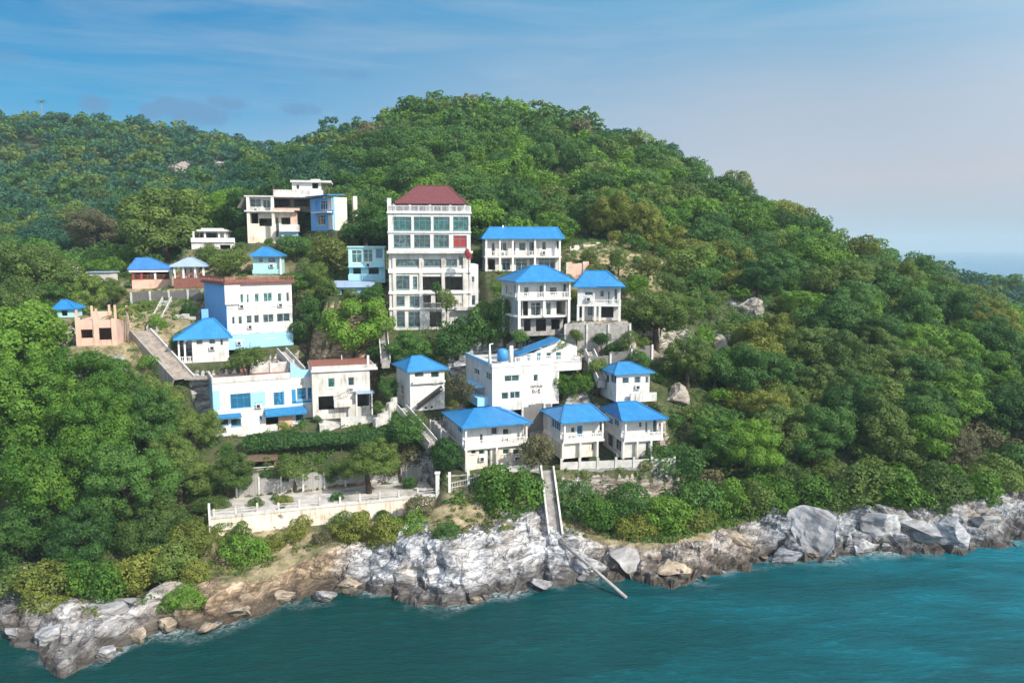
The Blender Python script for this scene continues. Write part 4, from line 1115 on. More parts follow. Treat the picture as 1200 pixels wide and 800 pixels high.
# panel fence with white posts (stepping up to the terrace)
def fence(name, label, pts, h, post, mat_panel, mat_post, rails=False):
    r = empty(name, pts[0], 0, label, 'fence'); o = pts[0]
    m = MB()
    for a, b_ in zip(pts[:-1], pts[1:]):
        a, b_ = a-o, b_-o
        if rails:
            for f_ in (.2, .5, .8): m.bar(a+Vector((0,0,h*f_)), b_+Vector((0,0,h*f_)), .07, .1)
            n = max(2, int((b_-a).length/.35))
            for i in range(1, n): q = a.lerp(b_, i/n); m.bar(q+Vector((0,0,.1)), q+Vector((0,0,h*.85)), .06)
        else: m.bar(a+Vector((0,0,h*.45)), b_+Vector((0,0,h*.45)), .12, h*.9)
    m.build('panel', M[mat_panel], r)
    for q in pts:
        q = q-o; MB().box(q.x-.17, q.x+.17, q.y-.17, q.y+.17, -.5, post).build('post', M[mat_post], r)
    return r
fence('panel_fence', 'white fence of tall posts and grey rails stepping up beside the wide house', [P(527,581,100.5), P(549,576,101), P(576,566,101.8)], 2.2, 3.3, 'concrete2', 'clean', True)
MB_ = fence('terrace_wall', 'long pale concrete parapet with square posts in front of the three houses', [te_a.lerp(te_b, f_) for f_ in (.24,.33,.41)] , 1.0, 1.3, 'concrete2', 'white2')
fence('terrace_wall', 'long pale concrete parapet with square posts below the cream ground floor', [te_a.lerp(te_b, f_) for f_ in (.50,.58,.66,.74,.82,.90,1.0)], 1.2, 1.6, 'concrete2', 'white2')
pp = P(513, 583, 101.5)
t_ = empty('gate_post', pp, 0, 'tall white post where the promenade meets the stepped fence', 'post'); MB().box(-.25,.25,-.25,.25,-.3,3.4).build('shaft', M['clean'], t_); MB().box(-.35,.35,-.35,.35,3.4,3.6).build('cap', M['clean'], t_)
# retaining wall under the front terrace
t_ = empty('retaining_wall', te_a, TE_A, 'weathered grey retaining wall below the front row of houses', 'retaining wall')
m = MB(); dzt = te_b.z-te_a.z
for i in range(28):
    f_ = i/28; m.box(TE_L*f_, TE_L*(f_+1/28)-.004, -.35, .1, dzt*f_-2.6-.4*(i%3), dzt*f_-.05)
m.build('wall', M['concrete'], t_)

# cliff stairs
a_, c_ = P(641, 551, 102.0), P(651, 630, 93.4)
t_ = empty('cliff_stairs', a_, 0, 'steep concrete stairway with white side walls running down the cliff', 'stairs')
n = 34; m = MB(); dv = c_-a_; w = .7
for i in range(n):
    q = dv*(i/n); m.box(q.x-w, q.x+w, q.y+dv.y/n, q.y, q.z-1.4, q.z+.02)
m.build('steps', M['concrete'], t_)
for sx, hh in ((-1,1.0),(1,.8)):
    m = MB(); m.bar(Vector((sx*(w+.16),.2,.25)), dv+Vector((sx*(w+.16),0,.25)), .22, hh*1.3); m.build('side_wall', M['white2'], t_)
# fallen pipe
a_, c_ = P(655, 633, 92.6), Pz(734, 700, .15)
t_ = empty('fallen_pipe', c_, 0, 'long pale concrete pipe fallen down the rocks into the sea', 'pipe')
m = MB(); m.tube([a_-c_, (a_-c_)*.5+Vector((0,0,.12)), (0,0,0)], [.2,.2,.2], 12); m.build('pipe', M['concrete'], t_, smooth=True)
m = MB(); m.tube([(a_-c_)*.52, (a_-c_)*.49], [.27,.27], 12); m.build('collar', M['concrete2'], t_)

# walkway down past the pink ruin
wa, wb_ = P(163, 388, 122), P(214, 444, 114.5)
t_ = empty('walkway', wa, 0, 'sloping stepped concrete walkway with low side walls descending past the pink ruin', 'walkway')
dv = wb_-wa; n = 26; side = Vector((dv.y, -dv.x, 0)).normalized()*-1.5
m = MB()
for i in range(n):
    q0, q1 = dv*(i/n), dv*((i+1)/n)
    z = q0.z
    pts = [q0-side, q1-side, q1+side, q0+side]
    m.quad(*[(p.x,p.y,z) for p in pts]); m.quad((pts[1].x,pts[1].y,z),(pts[2].x,pts[2].y,z),(pts[2].x,pts[2].y,q1.z),(pts[1].x,pts[1].y,q1.z))
m.build('steps', M['path'], t_)
for sg in (-1, 1):
    m = MB(); o_ = side*sg*1.08; m.bar(o_+Vector((0,0,-.6)), dv+o_+Vector((0,0,-.6)), .25, 2.2); m.build('side_wall', M['concrete2' if sg > 0 else 'stone'], t_)
PADS_LATE = []
p0, p1 = P(214,445,114.5), P(300,443,116.5)
t_ = tag(MB().bar((0,0,0), p1-p0, 2.6, .25).build('footpath', M['path']), kind='structure'); t_.location = p0+Vector((0,1.2,.1))

# stone walls / rubble terraces inside the village
def stonewall(label, A, Bp, d0, d1, h, mat='stone', th=.5, jag=.4, cat='retaining wall', name='retaining_wall'):
    a, b_ = P(*A, d0), P(*Bp, d1); r = empty(name, a, atan2(b_.y-a.y, b_.x-a.x), label, cat)
    Lw = math.hypot(b_.x-a.x, b_.y-a.y); n = max(3, int(Lw/1.1)); m = MB()
    for i in range(n):
        z = (b_.z-a.z)*i/n; m.box(Lw*i/n, Lw*(i+1)/n-.004, 0, th, z-1.5, z+h+jag*(rnd.random()-.5))
    m.build('wall', M[mat], r)
    for i in range(0, n+1, 3): z = (b_.z-a.z)*i/n; MB().box(Lw*i/n-.15, Lw*i/n+.15, -.2, -.005, z-1.5, z+h+.1).build('buttress', M['concrete2'], r)
    GUARD.append((min(A[0],Bp[0]), A[1]-h*F/d0*.9, max(A[0],Bp[0]), max(A[1],Bp[1])-3, min(d0,d1)))
    return r
stonewall('tall grey-green stained wall under the two pavilions', (155,366), (236,362), 140, 139, 3.6, 'stone')
stonewall('broken white terrace wall stepping below the pavilions', (170,385), (228,378), 131, 130, 1.4, 'white2', jag=.9)
stonewall('grey column-studded wall under the corner-balcony house', (662,400), (738,398), 122.5, 123.5, 2.6, 'concrete', jag=.7)
stonewall('rough grey stone wall on the bare bank beside the stilt house', (690,426), (764,410), 119, 122, .8, 'stone', jag=.8)
stonewall('mossy stone basement wall under the lettered white building', (612,496), (646,490), 111.6, 113, 2.4, 'stone')
stonewall('low concrete wall on the slope beside the narrow house', (440,498), (466,470), 111, 116, 1.0, 'concrete2')
stonewall('pale garden wall stepping up behind the wide front house', (505,500), (522,516), 111, 107, 1.0, 'concrete')
stonewall('low white wall beside the green round bush below the blue end wall', (290,434), (344,428), 120, 122, .9, 'concrete2')
stonewall('tan earth-stained wall beside the long blue-roofed house', (664,322), (690,320), 148, 149, 2.2, 'pink', jag=.9)
stonewall('broken pale wall in the dry scrub clearing', (668,296), (704,290), 164, 168, 1.2, 'cream', jag=.9)

# flights of grey concrete steps between the houses
def steps(label, A, Bp, d0, d1, wid=1.3, n=16, rail=True):
    a, c = P(*A, d0), P(*Bp, d1); r = empty('concrete_stairs', a, 0, label, 'stairs'); dv = c-a
    sd = Vector((-dv.y, dv.x, 0)).normalized()*wid/2; hv = Vector((dv.x, dv.y, 0)); m = MB()
    for i in range(n):
        q0, q1 = hv*(i/n), hv*((i+1)/n); z0 = dv.z*(i+(1 if dv.z > 0 else 0))/n
        q = [q0-sd, q1-sd, q1+sd, q0+sd]
        top = [(p.x,p.y,z0) for p in q]; bot = [(p.x,p.y,z0-1.3) for p in q]
        m.quad(*top)
        for k in range(4): m.quad(bot[k], bot[(k+1)%4], top[(k+1)%4], top[k])
    m.build('steps', M['concrete'], r)
    for sg in (-1, 1):
        o_ = sd*sg*1.12; m = MB(); m.bar(o_+Vector((0,0,.2)), dv+o_+Vector((0,0,.2)), .16, 1.0); m.build('side_wall', M['concrete2'], r)
    GUARD.append((min(A[0],Bp[0])-3, min(A[1],Bp[1])-4, max(A[0],Bp[0])+3, max(A[1],Bp[1])-2, min(d0,d1)-.5))
steps('grey steps climbing past the narrow house beside the hedge end', (508,522), (470,478), 107.5, 114.5)
steps('short grey steps between the small cube house and the column-studded wall', (705,446), (690,412), 117, 121.5)
steps('long grey steps descending from the tower base past the bright green tree', (452,424), (448,384), 124, 134)
steps('stained steps from the blue-trimmed roof terrace up to the blue end building', (352,436), (330,412), 119.5, 126)
steps('pale steps on the rubble slope between the pavilions and the walkway', (178,388), (196,352), 124.5, 138)

# terrace furniture: poles and a tank on the lettered building
for px, py0, py1, lab in ((574,403,431,'slim white lamp pole on the near corner of the roof terrace'),(599,405,431,'thick white post on the roof terrace beside the blue tank')):
    x = TB.X(px, .6, 8); z0 = TB.Z(430.5); q = TB.wp(x, .6, z0); hh = TB.Z(py0, x, .6)-z0
    t_ = empty('terrace_pole', q, TB.a, lab, 'pole')
    MB().tube([(0,0,0),(0,0,hh*.5),(0,0,hh)], [.3,.2,.08] if px < 590 else [.36,.34,.3], 10).build('pole', M['clean'], t_, smooth=True)
    if px < 590: MB().bar((0,0,hh-.05),(.5,0,hh+.05),.14).build('lamp_head', M['clean'], t_)
x = TB.X(589, 3.5, 8); z0 = TB.Z(430.5); q = TB.wp(x, 3.5, z0)
t_ = empty('water_tank', q, 0, 'round blue water tank on the roof terrace between the two poles', 'water tank')
MB().tube([(0,0,.4),(0,0,1.9),(0,0,2.15),(0,0,2.3)], [.85,.85,.6,.3], 18).build('tank', M['tank'], t_, smooth=True)
MB().box(-.9,.9,-.9,.9,0,.4).build('stand', M['concrete2'], t_)
p = P(88, 322, 158)
t_ = empty('storage_tank', p, 0, 'white domed tank showing among the trees near the dark blue pavilion', 'water tank')
MB().tube([(0,0,0),(0,0,1.1),(0,0,1.5),(0,0,1.75)], [.95,.95,.7,.25], 16).build('tank', M['clean'], t_, smooth=True)
FOOT.append((p.x, p.y, 3)); GUARD.append((82,314,124,322,157))
p = P(118, 321, 157)
t_ = empty('small_house', p, 0, 'low white roof slab peeping out of the trees beside the domed tank', 'house')
MB().box(-2,2.4,-1,2,-1.5,.3).build('wall', M['white2'], t_); MB().box(-2.3,2.7,-1.3,2.3,.3,.5).build('roof', M['roofg'], t_)
# ------------------------------------------------------------------ foliage
def leaf_quads(Cn, Nn, size, r, elong=1.5):
    """leaf-sized rhombic faces at Cn with rough normals Nn"""
    n = len(Cn)
    N = Nn + r.normal(0, .31, (n,3)); N /= np.linalg.norm(N, axis=1, keepdims=True)
    A = r.normal(0, 1, (n,3)); A -= (A*N).sum(1, keepdims=True)*N; A /= np.linalg.norm(A, axis=1, keepdims=True)+1e-9
    B = np.cross(N, A)
    s = (size*(.65+.7*r.random(n)))[:,None]
    q = np.stack([Cn-A*s*elong*.5, Cn-B*s*.5+A*s*.1, Cn+A*s*elong*.5, Cn+B*s*.5+A*s*.1], 1)
    q[:,1] -= N*s*.12; q[:,3] -= N*s*.12
    return q.reshape(-1,3)
def crown_pts(seed, nl, nq, flat=.78, low=-.55, spread=.74, lobe=(.20,.36), shell=.68):
    """clumps of leaves: lobes scattered through a dome of radius 1"""
    r = np.random.default_rng(seed)
    cs = []
    while len(cs) < nl:
        d = r.normal(0, 1, 3); d /= np.linalg.norm(d)
        rad = spread*(shell+(1-shell)*r.random()**.5)
        if r.random() < .2: rad *= 1.18
        c = d*rad*np.array([1, 1, flat])
        if c[2] < low*.8: continue
        cs.append(c)
    cs = np.array(cs); lr = r.uniform(*lobe, nl)
    # lopsided: squeeze one way, lean, and push a few boughs out past the rest
    cs[:,1] *= r.uniform(.68,1.0); cs[:,0] += cs[:,2]*r.uniform(-.35,.35); cs[:,1] += cs[:,2]*r.uniform(-.3,.3)
    k = r.integers(0, nl, 5); cs[k] *= r.uniform(1.15,1.45,(5,1)); lr[k] *= .7
    cs[:,2] += .18*np.sin(cs[:,0]*3+r.random()*6)
    Pn, Nn = [], []
    for i in range(nl):
        k = int(nq*(lr[i]/lobe[1])**2)
        d = r.normal(0, 1, (k,3)); d[:,2] += .25; d /= np.linalg.norm(d, axis=1, keepdims=True)
        rr = lr[i]*(.80+.28*r.random((k,1)))
        p = cs[i]+d*rr*np.array([1,1,.85])
        # drop what lies deep inside other lobes
        dd = np.linalg.norm(p[:,None]-cs[None], axis=2)/lr[None]
        dd[:,i] = 9
        keep = (dd.min(1) > .74)
        Pn.append(p[keep]); Nn.append(d[keep])
    return np.concatenate(Pn), np.concatenate(Nn), r
def crown_mesh(seed, nl=34, nq=150, leaf=.085, **kw):
    p, n, r = crown_pts(seed, nl, nq, **kw)
    v = leaf_quads(p, n, np.full(len(p), leaf), r)
    # loose sprigs outside the outline
    k = len(p)//12; i = r.integers(0, len(p), k)
    v2 = leaf_quads(p[i]+n[i]*r.uniform(.02,.12,(k,1)), r.normal(0,1,(k,3)), np.full(k, leaf*.9), r)
    return np.concatenate([v, v2])
def as_mesh(name, v, mat):
    return np_mesh(name, v, np.arange(len(v)).reshape(-1,4), mat)
CROWN_N = [as_mesh('crown', crown_mesh(100+i, 62, 470, .044, lobe=(.15,.28), spread=.80), L['deep']) for i in range(8)]     # near trees
CROWN_H = [as_mesh('crown', crown_mesh(150+i, 95, 640, .031, lobe=(.115,.225), spread=.84, shell=.72), L['deep']) for i in range(4)]     # the biggest, nearest trees
CROWN_M = [as_mesh('crown', crown_mesh(200+i, 42, 250, .062), L['deep']) for i in range(12)]
CROWN_W = [as_mesh('crown', crown_mesh(250+i, 40, 250, .062, flat=.62, low=-.35, spread=.8), L['deep']) for i in range(6)]   # wide
BUSH    = [as_mesh('foliage', crown_mesh(300+i, 40, 300, .058, flat=.7, low=-.9, spread=.74), L['bright']) for i in range(8)]
FAR_V   = [crown_mesh(400+i, 26, 80, .10, lobe=(.24,.40)) for i in range(10)]
FARTHER = [crown_mesh(450+i, 17, 34, .17) for i in range(8)]
def trunk_mesh(seed, mat):
    r = random.Random(seed); m = MB()
    pts = [(0,0,-.25),(.02,.01,.25),(r.uniform(-.06,.06),r.uniform(-.06,.06),.6),(r.uniform(-.1,.1),r.uniform(-.1,.1),1.0)]
    m.tube(pts, [.13,.10,.08,.05], 7)
    for k in range(5):
        a = k*1.26+r.random(); z = r.uniform(.55,.85); rr = r.uniform(.4,.65)
        b0 = Vector(pts[2]).lerp(Vector(pts[3]), (z-.6)/.4) if z > .6 else Vector(pts[2])
        e = Vector((cos(a)*rr, sin(a)*rr, z+r.uniform(.25,.5)))
        m.tube([b0, b0.lerp(e,.55)+Vector((0,0,.05)), e], [.05,.035,.015], 5)
    me = bpy.data.meshes.new('trunk'); me.from_pydata(m.v, [], m.f); me.materials.append(mat)
    me.polygons.foreach_set('use_smooth', [True]*len(me.polygons)); return me
TRUNK = [trunk_mesh(i, M['bark']) for i in range(3)]

KIND_WORD = dict(deep='deep green', bright='bright green', olive='olive green', yellow='yellow-green', brown='brownish thin-leaved', blue='haze-tinted green')
def tree(x, y, z, R, zc, kind, label, group, near=False, wide=False, flat=1.0, cat='tree', name='broadleaf_tree', bush=False, ry=None):
    """root at the ground (x,y,z); crown radius R centred zc above it"""
    r = empty(name, (x,y,z), rnd.uniform(0, 6.28), label, cat, group)
    me = rnd.choice(BUSH if bush else CROWN_H if near and R > 3.6 and y < 112 else CROWN_N if near else CROWN_W if wide else CROWN_M)
    c = bpy.data.objects.new('foliage' if bush else 'crown', me); COL.objects.link(c); c.parent = r
    c.location = (0,0,zc); c.scale = (R*rnd.uniform(.88,1.2), R*rnd.uniform(.88,1.2), R*flat)
    c.rotation_euler = (rnd.uniform(-.22,.22), rnd.uniform(-.22,.22), 0)
    c.material_slots[0].link = 'OBJECT'; c.material_slots[0].material = L[kind]
    t_ = bpy.data.objects.new('stem' if bush else 'trunk', rnd.choice(TRUNK)); COL.objects.link(t_); t_.parent = r
    k = (.5 if bush else .9)*R; t_.scale = (k, k, max(.3, zc*(1.0 if not bush else .9)))
    return r

TREES = []   # (x,y,R) placed, to keep the random ones apart
def hero(px, py, rp, d, kind, label, flat=.85, wide=False, bush=False, near=None, group='garden and hillside trees with a place of their own'):
    for k_ in range(30):       # stand it where the ground comes up to the crown
        p = P(px, py, d); R = rp*d/F; g = gz(p.x, p.y)
        if p.z-g <= R*1.2 or bush: break
        d += .6
    zc = max(p.z-g, R*.45)
    TREES.append((p.x, p.y, R*.8)); GUARD.append((px-rp*.7, py-rp*.6, px+rp*.7, py+rp*.6, d))
    return tree(p.x, p.y, min(g, p.z), R*1.17, zc, kind, label, 'shrubs on the slopes and cliff top' if bush else group, near=rp > 25 if near is None else near, wide=wide, flat=flat,
                cat='bush' if bush else 'tree', name='leafy_bush' if bush else 'broadleaf_tree', bush=bush)
for px, py, rp, d, k, lab in ((12,404,50,101,'bright','huge bright green tree towering at the seaward edge of the wood below the pink ruin'),(88,456,44,99,'bright','full bright green tree just below the pink ruin'),(28,478,58,95,'bright','broad bright tree under the huge towering one'),
    (112,505,48,96,'bright','bright leafy tree downhill of the walkway foot'),(168,492,38,101,'deep','deep green tree under the foot of the walkway'),(62,566,56,90,'bright','large bright tree in the middle of the lower wooded slope'),(150,568,48,91,'deep','deep green tree in the middle of the lower wooded slope'),
    (208,548,38,96,'olive','olive tree leaning out toward the sea wall'),(18,632,46,87,'deep','deep green tree over the shaded cove'),(98,632,44,86,'deep','rounded deep green tree above the yellow bush row'),(176,618,42,89,'olive','olive tree above the gully bushes'),(226,500,28,105,'olive','dull olive tree beside the blue-trimmed building'),
    (140,452,32,105,'deep','dark tree tight against the walkway wall'),(190,470,24,107,'olive','olive tree just below the walkway landing'),
    (42,322,36,141,'olive','broad olive tree on the slope facing the dark blue pavilion'),(104,347,24,135,'olive','olive tree rising behind the pink ruin'),(66,352,18,131,'deep','deep green tree beside the tiny hut'),(132,342,15,138,'olive','olive tree by the wall under the dark blue pavilion'),
    (20,352,30,128,'olive','olive tree beyond the bright wood')):
    hero(px, py, rp, d, k, lab, .95, near=True)
for px, py, rp, d, k, lab in ((960,576,32,106.5,'bright','bright bush draping over the rocks beyond the huge pale boulder'),(1008,588,36,106.5,'olive','olive bush draping over the broad grey boulder'),(1050,592,34,107,'bright','bright bush hanging above the grey slab boulder'),(1092,592,38,107.5,'olive','olive bush draping down to the light grey wedge boulder'),
    (1132,584,34,109,'bright','bright bush above the far point'),(1168,560,28,113,'olive','olive bush over the upright pale rock'),(1190,545,26,118,'deep','deep green bush at the very end of the far rocks'),(975,596,20,105.5,'olive','small olive bush low beside the huge pale boulder'),
    (385,346,14,134.5,'olive','olive bush on the bank by the pale shed'),(436,350,13,134,'deep','deep bush between the pale shed and the tower'),(410,352,10,133.5,'olive','low bush before the pale shed'),(348,330,15,143,'deep','deep bush behind the blue end building roof'),(372,322,14,143,'olive','olive bush above the pale shed roof'),
    (210,395,10,122,'bright','bright shrub behind the annex porch'),(185,380,12,126,'bright','bright shrub on the rubble slope by the walkway'),(170,362,10,133,'olive','olive shrub at the foot of the pavilion wall'),(222,368,10,132,'deep','deep shrub in the corner by the blue end wall'),
    (700,318,12,147,'yellow','yellow scrub bush in the dry clearing behind the corner-balcony house'),(725,305,13,155,'olive','olive scrub bush in the middle of the dry clearing'),(760,312,14,152,'yellow','yellow bush toward the far side of the dry clearing'),(745,335,14,141,'bright','bright bush at the lower edge of the dry clearing'),(785,330,15,146,'olive','olive bush at the far lower edge of the dry clearing'),(690,300,10,158,'olive','small olive scrub by the broken pale wall'),(775,350,14,138,'yellow','yellow-green bush under the dry clearing')):
    hero(px, py, rp, d, k, lab, .95, bush=True)
for px, py, rp, d, k, lab in ((676,392,9,121.5,'olive','olive bush before the column-studded wall'),(705,396,10,121.5,'deep','deep bush before the column-studded wall'),(735,398,12,121,'olive','bush at the open end of the column-studded wall'),(655,405,9,121,'deep','dark bush below the stilt house columns'),
    (700,428,11,118,'olive','olive shrub below the rough stone wall'),(750,420,12,119,'deep','deep green shrub at the end of the rough stone wall'),(455,455,13,117,'deep','deep shrub beside the narrow house wall'),(446,480,10,114,'olive','olive shrub on the bank by the flat-roofed building'),
    (330,600,7,96,'deep','small shrub on the sea wall edge'),(300,590,8,97.5,'olive','potted-looking shrub on the promenade'),(395,582,8,100,'deep','low shrub on the promenade by the wide tree'),(320,566,12,104.5,'deep','shrub beside the timber deck shelter'),(385,562,12,105.5,'olive','shrub against the grey bank wall'),(480,565,11,105,'deep','shrub at the end of the grey bank wall'),
    (280,625,16,91.5,'olive','olive shrub under the sea wall'),(350,620,15,93,'yellow','yellow shrub under the middle of the sea wall'),(400,610,14,95,'olive','olive shrub under the sea wall near the dry cliff'),(545,600,16,98.5,'olive','shrub on the bank under the stepped fence'),(560,580,13,101,'deep','dark shrub by the stepped fence posts')):
    hero(px, py, rp, d, k, lab, .95, bush=True)
hero(192,262,46,176,'olive','big rounded olive tree rising behind the flat-roofed lookout pavilion', .9)
hero(110,266,26,188,'brown','greyish brown half-bare tree on the hill behind the dark blue pavilion', .9)
hero(416,384,38,128,'bright','big bright green tree filling the gap before the tower base', .85)
hero(362,378,26,133,'deep','dark tree between the blue end building and the bright green tree', 1.1)
hero(388,352,18,136,'olive','dull olive tree beside the pale shed roof', 1.0)
hero(387,302,22,150,'yellow','yellowish tree beside the glazed teal building', 1.0)
hero(428,268,28,158,'deep','dense dark tree behind the glazed teal building', .8)
hero(345,285,16,157,'deep','dark tree under the balcony of the ruined villa', .8)
hero(268,305,18,150,'olive','olive tree between the pale pavilion and the turquoise house', .9)
hero(244,300,14,152,'olive','small olive tree just behind the pale faded pavilion', .9)
hero(535,398,24,126,'deep','dark green tree standing against the foot of the tower', 1.2)
hero(573,376,22,128,'deep','tall dark tree between the tower and the stilt house', 1.5)
hero(480,408,26,127,'deep','low dark tree mass below the lower windows of the tower', .7)
hero(447,412,16,126,'deep','small dark tree behind the narrow blue-roofed house', .9)
hero(523,350,9,133.2,'olive','ragged leafy creeper mass on the ruined balcony of the tower', 1.5, bush=True)
hero(511,338,6,133.6,'deep','dark creeper growing inside the open bay of the tower', 1.3, bush=True)
hero(563,298,12,146,'deep','dark little tree tucked between the tower and the long house', .9)
hero(549,299,4,133.6,'pinkfl','red flowering creeper on the corner of the tower above the side wing', 2.0, bush=True)
hero(722,408,15,123,'deep','dark shrub on the bare bank beside the grey stone wall', .8, bush=True)
hero(806,422,33,121,'olive','wide olive tree standing on the rocky bank beyond the small cube house', .8)
hero(770,368,36,132,'olive','full olive green tree beside the corner-balcony house', .75)
hero(660,450,16,118,'bright','bright green bush under the edge of the roof terrace', .9, bush=True)
hero(685,447,14,118,'bright','bright leafy bush between the terrace slab and the small cube house', .9, bush=True)
hero(540,456,16,112.5,'brown','dry brownish bush between the narrow house and the lettered building', 1.2, bush=True)
hero(630,524,19,103.5,'brown','dry brown-leaved bush between the wide house and the cream ground floor', 1.3, bush=True)
hero(610,395,10,120,'deep','dark bush at the foot of the stilt house', .9, bush=True)
hero(290,419,20,116,'olive','round clipped olive bush on the terrace before the blue end building', .8, bush=True)
hero(345,549,25,99.2,'olive','dark umbrella-shaped tree on the promenade', .62, wide=True)
hero(432,541,33,101,'olive','wide olive umbrella-shaped tree on the promenade', .72, wide=True)
hero(468,540,20,102.5,'brown','dull brownish tree behind the wide promenade tree', 1.0)
hero(266,556,32,101,'olive','leaning olive tree at the corner of the sea wall', .75, wide=True)
hero(238,590,14,96,'olive','small olive tree hanging over the end of the sea wall', .8)
hero(522,534,20,104.2,'deep','dark green bush beside the gate of the wide house', 1.0, bush=True)
hero(478,500,24,108.5,'deep','rounded dark bush at the end of the long hedge', .75, bush=True)
hero(596,590,35,98.5,'bright','big bright bush spilling down below the wide house', 1.05, bush=True)
hero(215,711,24,79.5,'bright','bright green tuft on the pale rock spur', .7, bush=True)
hero(288,655,28,89.5,'bright','bright green bush on the dry cliff under the sea wall', .85, bush=True)
hero(318,648,18,91,'yellow','yellow-green bush beside the bright cliff bush', .9, bush=True)
hero(415,632,24,93.5,'yellow','yellow-green bush hanging from the dry cliff', 1.0, bush=True)
hero(452,642,26,93,'yellow','tall yellow-green bush above the white cliff', 1.1, bush=True)
hero(482,630,24,94,'bright','green bush on the shoulder of the white cliff', 1.1, bush=True)
hero(490,602,18,96.5,'brown','brown dry bush just under the sea wall end', .9, bush=True)
hero(380,640,14,93,'brown','straw-coloured dry bush in the middle of the dry cliff', .9, bush=True)
for px, py, rp, d, k, lab in ((676,585,26,99.5,'deep','dark bush just beyond the cliff stairs'),(700,600,28,98,'bright','bright bush over the grey rocks by the cliff stairs'),(735,588,30,100,'deep','full green bush below the end front-row house'),
    (742,618,22,97,'yellow','yellow-green bush low on the ledge'),(778,600,30,99,'bright','leafy bright bush in the row above the brown rock shelf'),(815,585,32,102,'deep','rounded deep green bush above the dark angular boulder'),(812,612,22,99,'yellow','yellow-green bush over the dark angular boulder'),
    (850,588,30,103,'bright','bright bush uphill of the tan blocky boulder'),(882,584,26,104,'olive','olive bush behind the tan blocky boulder'),(905,578,26,105,'bright','bright bush drooping beside the huge pale boulder'),(790,555,30,106,'deep','dark green bush at the end of the terrace wall'),(925,560,26,108,'olive','olive bush above the huge pale boulder')):
    hero(px, py, rp, d, k, lab, .9, bush=True)
for px, py, rp, d, k, lab in ((60,690,34,80,'yellow','yellow bush draping over the white ledge'),(110,680,34,81,'bright','green bush above the long white ledge'),(160,668,32,83,'yellow','yellow-green bush on the leafy slope above the white ledge'),
    (205,655,32,85,'olive','olive bush at the edge of the leafy slope'),(30,690,30,82,'olive','olive bush over the shaded cove'),(228,680,18,84,'yellow','yellow bush by the gully below the sea wall corner'),(225,630,24,88,'yellow','yellowish bush above the gully at the sea wall corner')):
    hero(px, py, rp, d, k, lab, .95, bush=True)

# hedge
h0, h1 = P(288,520,108.2), P(492,505,109.3)
hl = (h1-h0).length; r_ = np.random.default_rng(5); nh = 2600*4
u = r_.random(nh); sec = r_.random(nh)*pi*1.15-.25
hh_ = 1.25+.35*np.sin(u*9)+.2*np.sin(u*31)
cc = np.stack([u*hl, -np.cos(sec)*(1.1+.2*np.sin(u*40)), .55+np.sin(sec)*hh_], -1); nn = np.stack([u*0, -np.cos(sec), np.sin(sec)], -1)
cc += r_.normal(0,.12,cc.shape)
rt = empty('hedge', h0-Vector((0,0,.9)), atan2(h1.y-h0.y, h1.x-h0.x), 'long clipped green hedge running along the top of the promenade bank', 'hedge')
fo = link('foliage', as_mesh('foliage', leaf_quads(cc, nn, np.full(nh,.26), r_), L['bright']), rt); fo.material_slots[0].link='OBJECT'; fo.material_slots[0].material = L['deep']
for i in range(12): MB().tube([(hl*(i+.5)/12,0,-1.2),(hl*(i+.5)/12+.1,0,.8)],[.09,.06],6).build('stem', M['bark'], rt)
rt.rotation_euler[1] = -math.asin(max(-.3, min(.3, (h1.z-h0.z)/hl)))

# palms on the skyline and by the walkway
def palm(px, py, d, hgt, label, nf=13, fl=2.2, mat='deep'):
    p = P(px, py, d); g = gz(p.x, p.y); top = p.z-g
    rt = empty('palm_tree', (p.x,p.y,g), rnd.random()*6, label, 'palm tree')
    m = MB(); m.tube([(0,0,-.5),(.1,0,top*.5),(.25,.1,top)], [.24,.18,.14], 8); m.build('trunk', M['paleb'], rt, smooth=True)
    m = MB()
    for k in range(nf):
        a = k*2.4; e = rnd.uniform(-.1,.8); prev = Vector((.25,.1,top)); dirv = Vector((cos(a)*cos(e), sin(a)*cos(e), sin(e)))
        side = Vector((-sin(a), cos(a), 0))
        for s_ in range(5):
            nx = prev+dirv*fl/5; dirv = (dirv+Vector((0,0,-.28))).normalized()
            w0 = .34*(1-s_/5.5)
            for q in range(3):
                o0 = prev.lerp(nx, q/3); 
                for sg in (-1,1): m.tri(o0, o0+dirv*.16, o0+side*sg*w0+Vector((0,0,-.22))+dirv*.25)
            prev = nx
    m.build('crown', L[mat], rt)
palm(48,119,398,6,'lone palm silhouetted on the far skyline', 14, 3.0)
palm(1083,300,214,5,'small palm-like tree standing out on the ridge against the sea', 12, 1.9)
palm(1043,292,218,4,'thin leaning palm on the ridge above the wood', 9, 1.6)
palm(147,362,119,4,'yellowed palm beside the pink ruin and the walkway', 15, 2.3, 'yellow')
palm(133,372,117,4,'shorter yellowed palm touching the posts of the pink ruin', 12, 1.9, 'yellow')

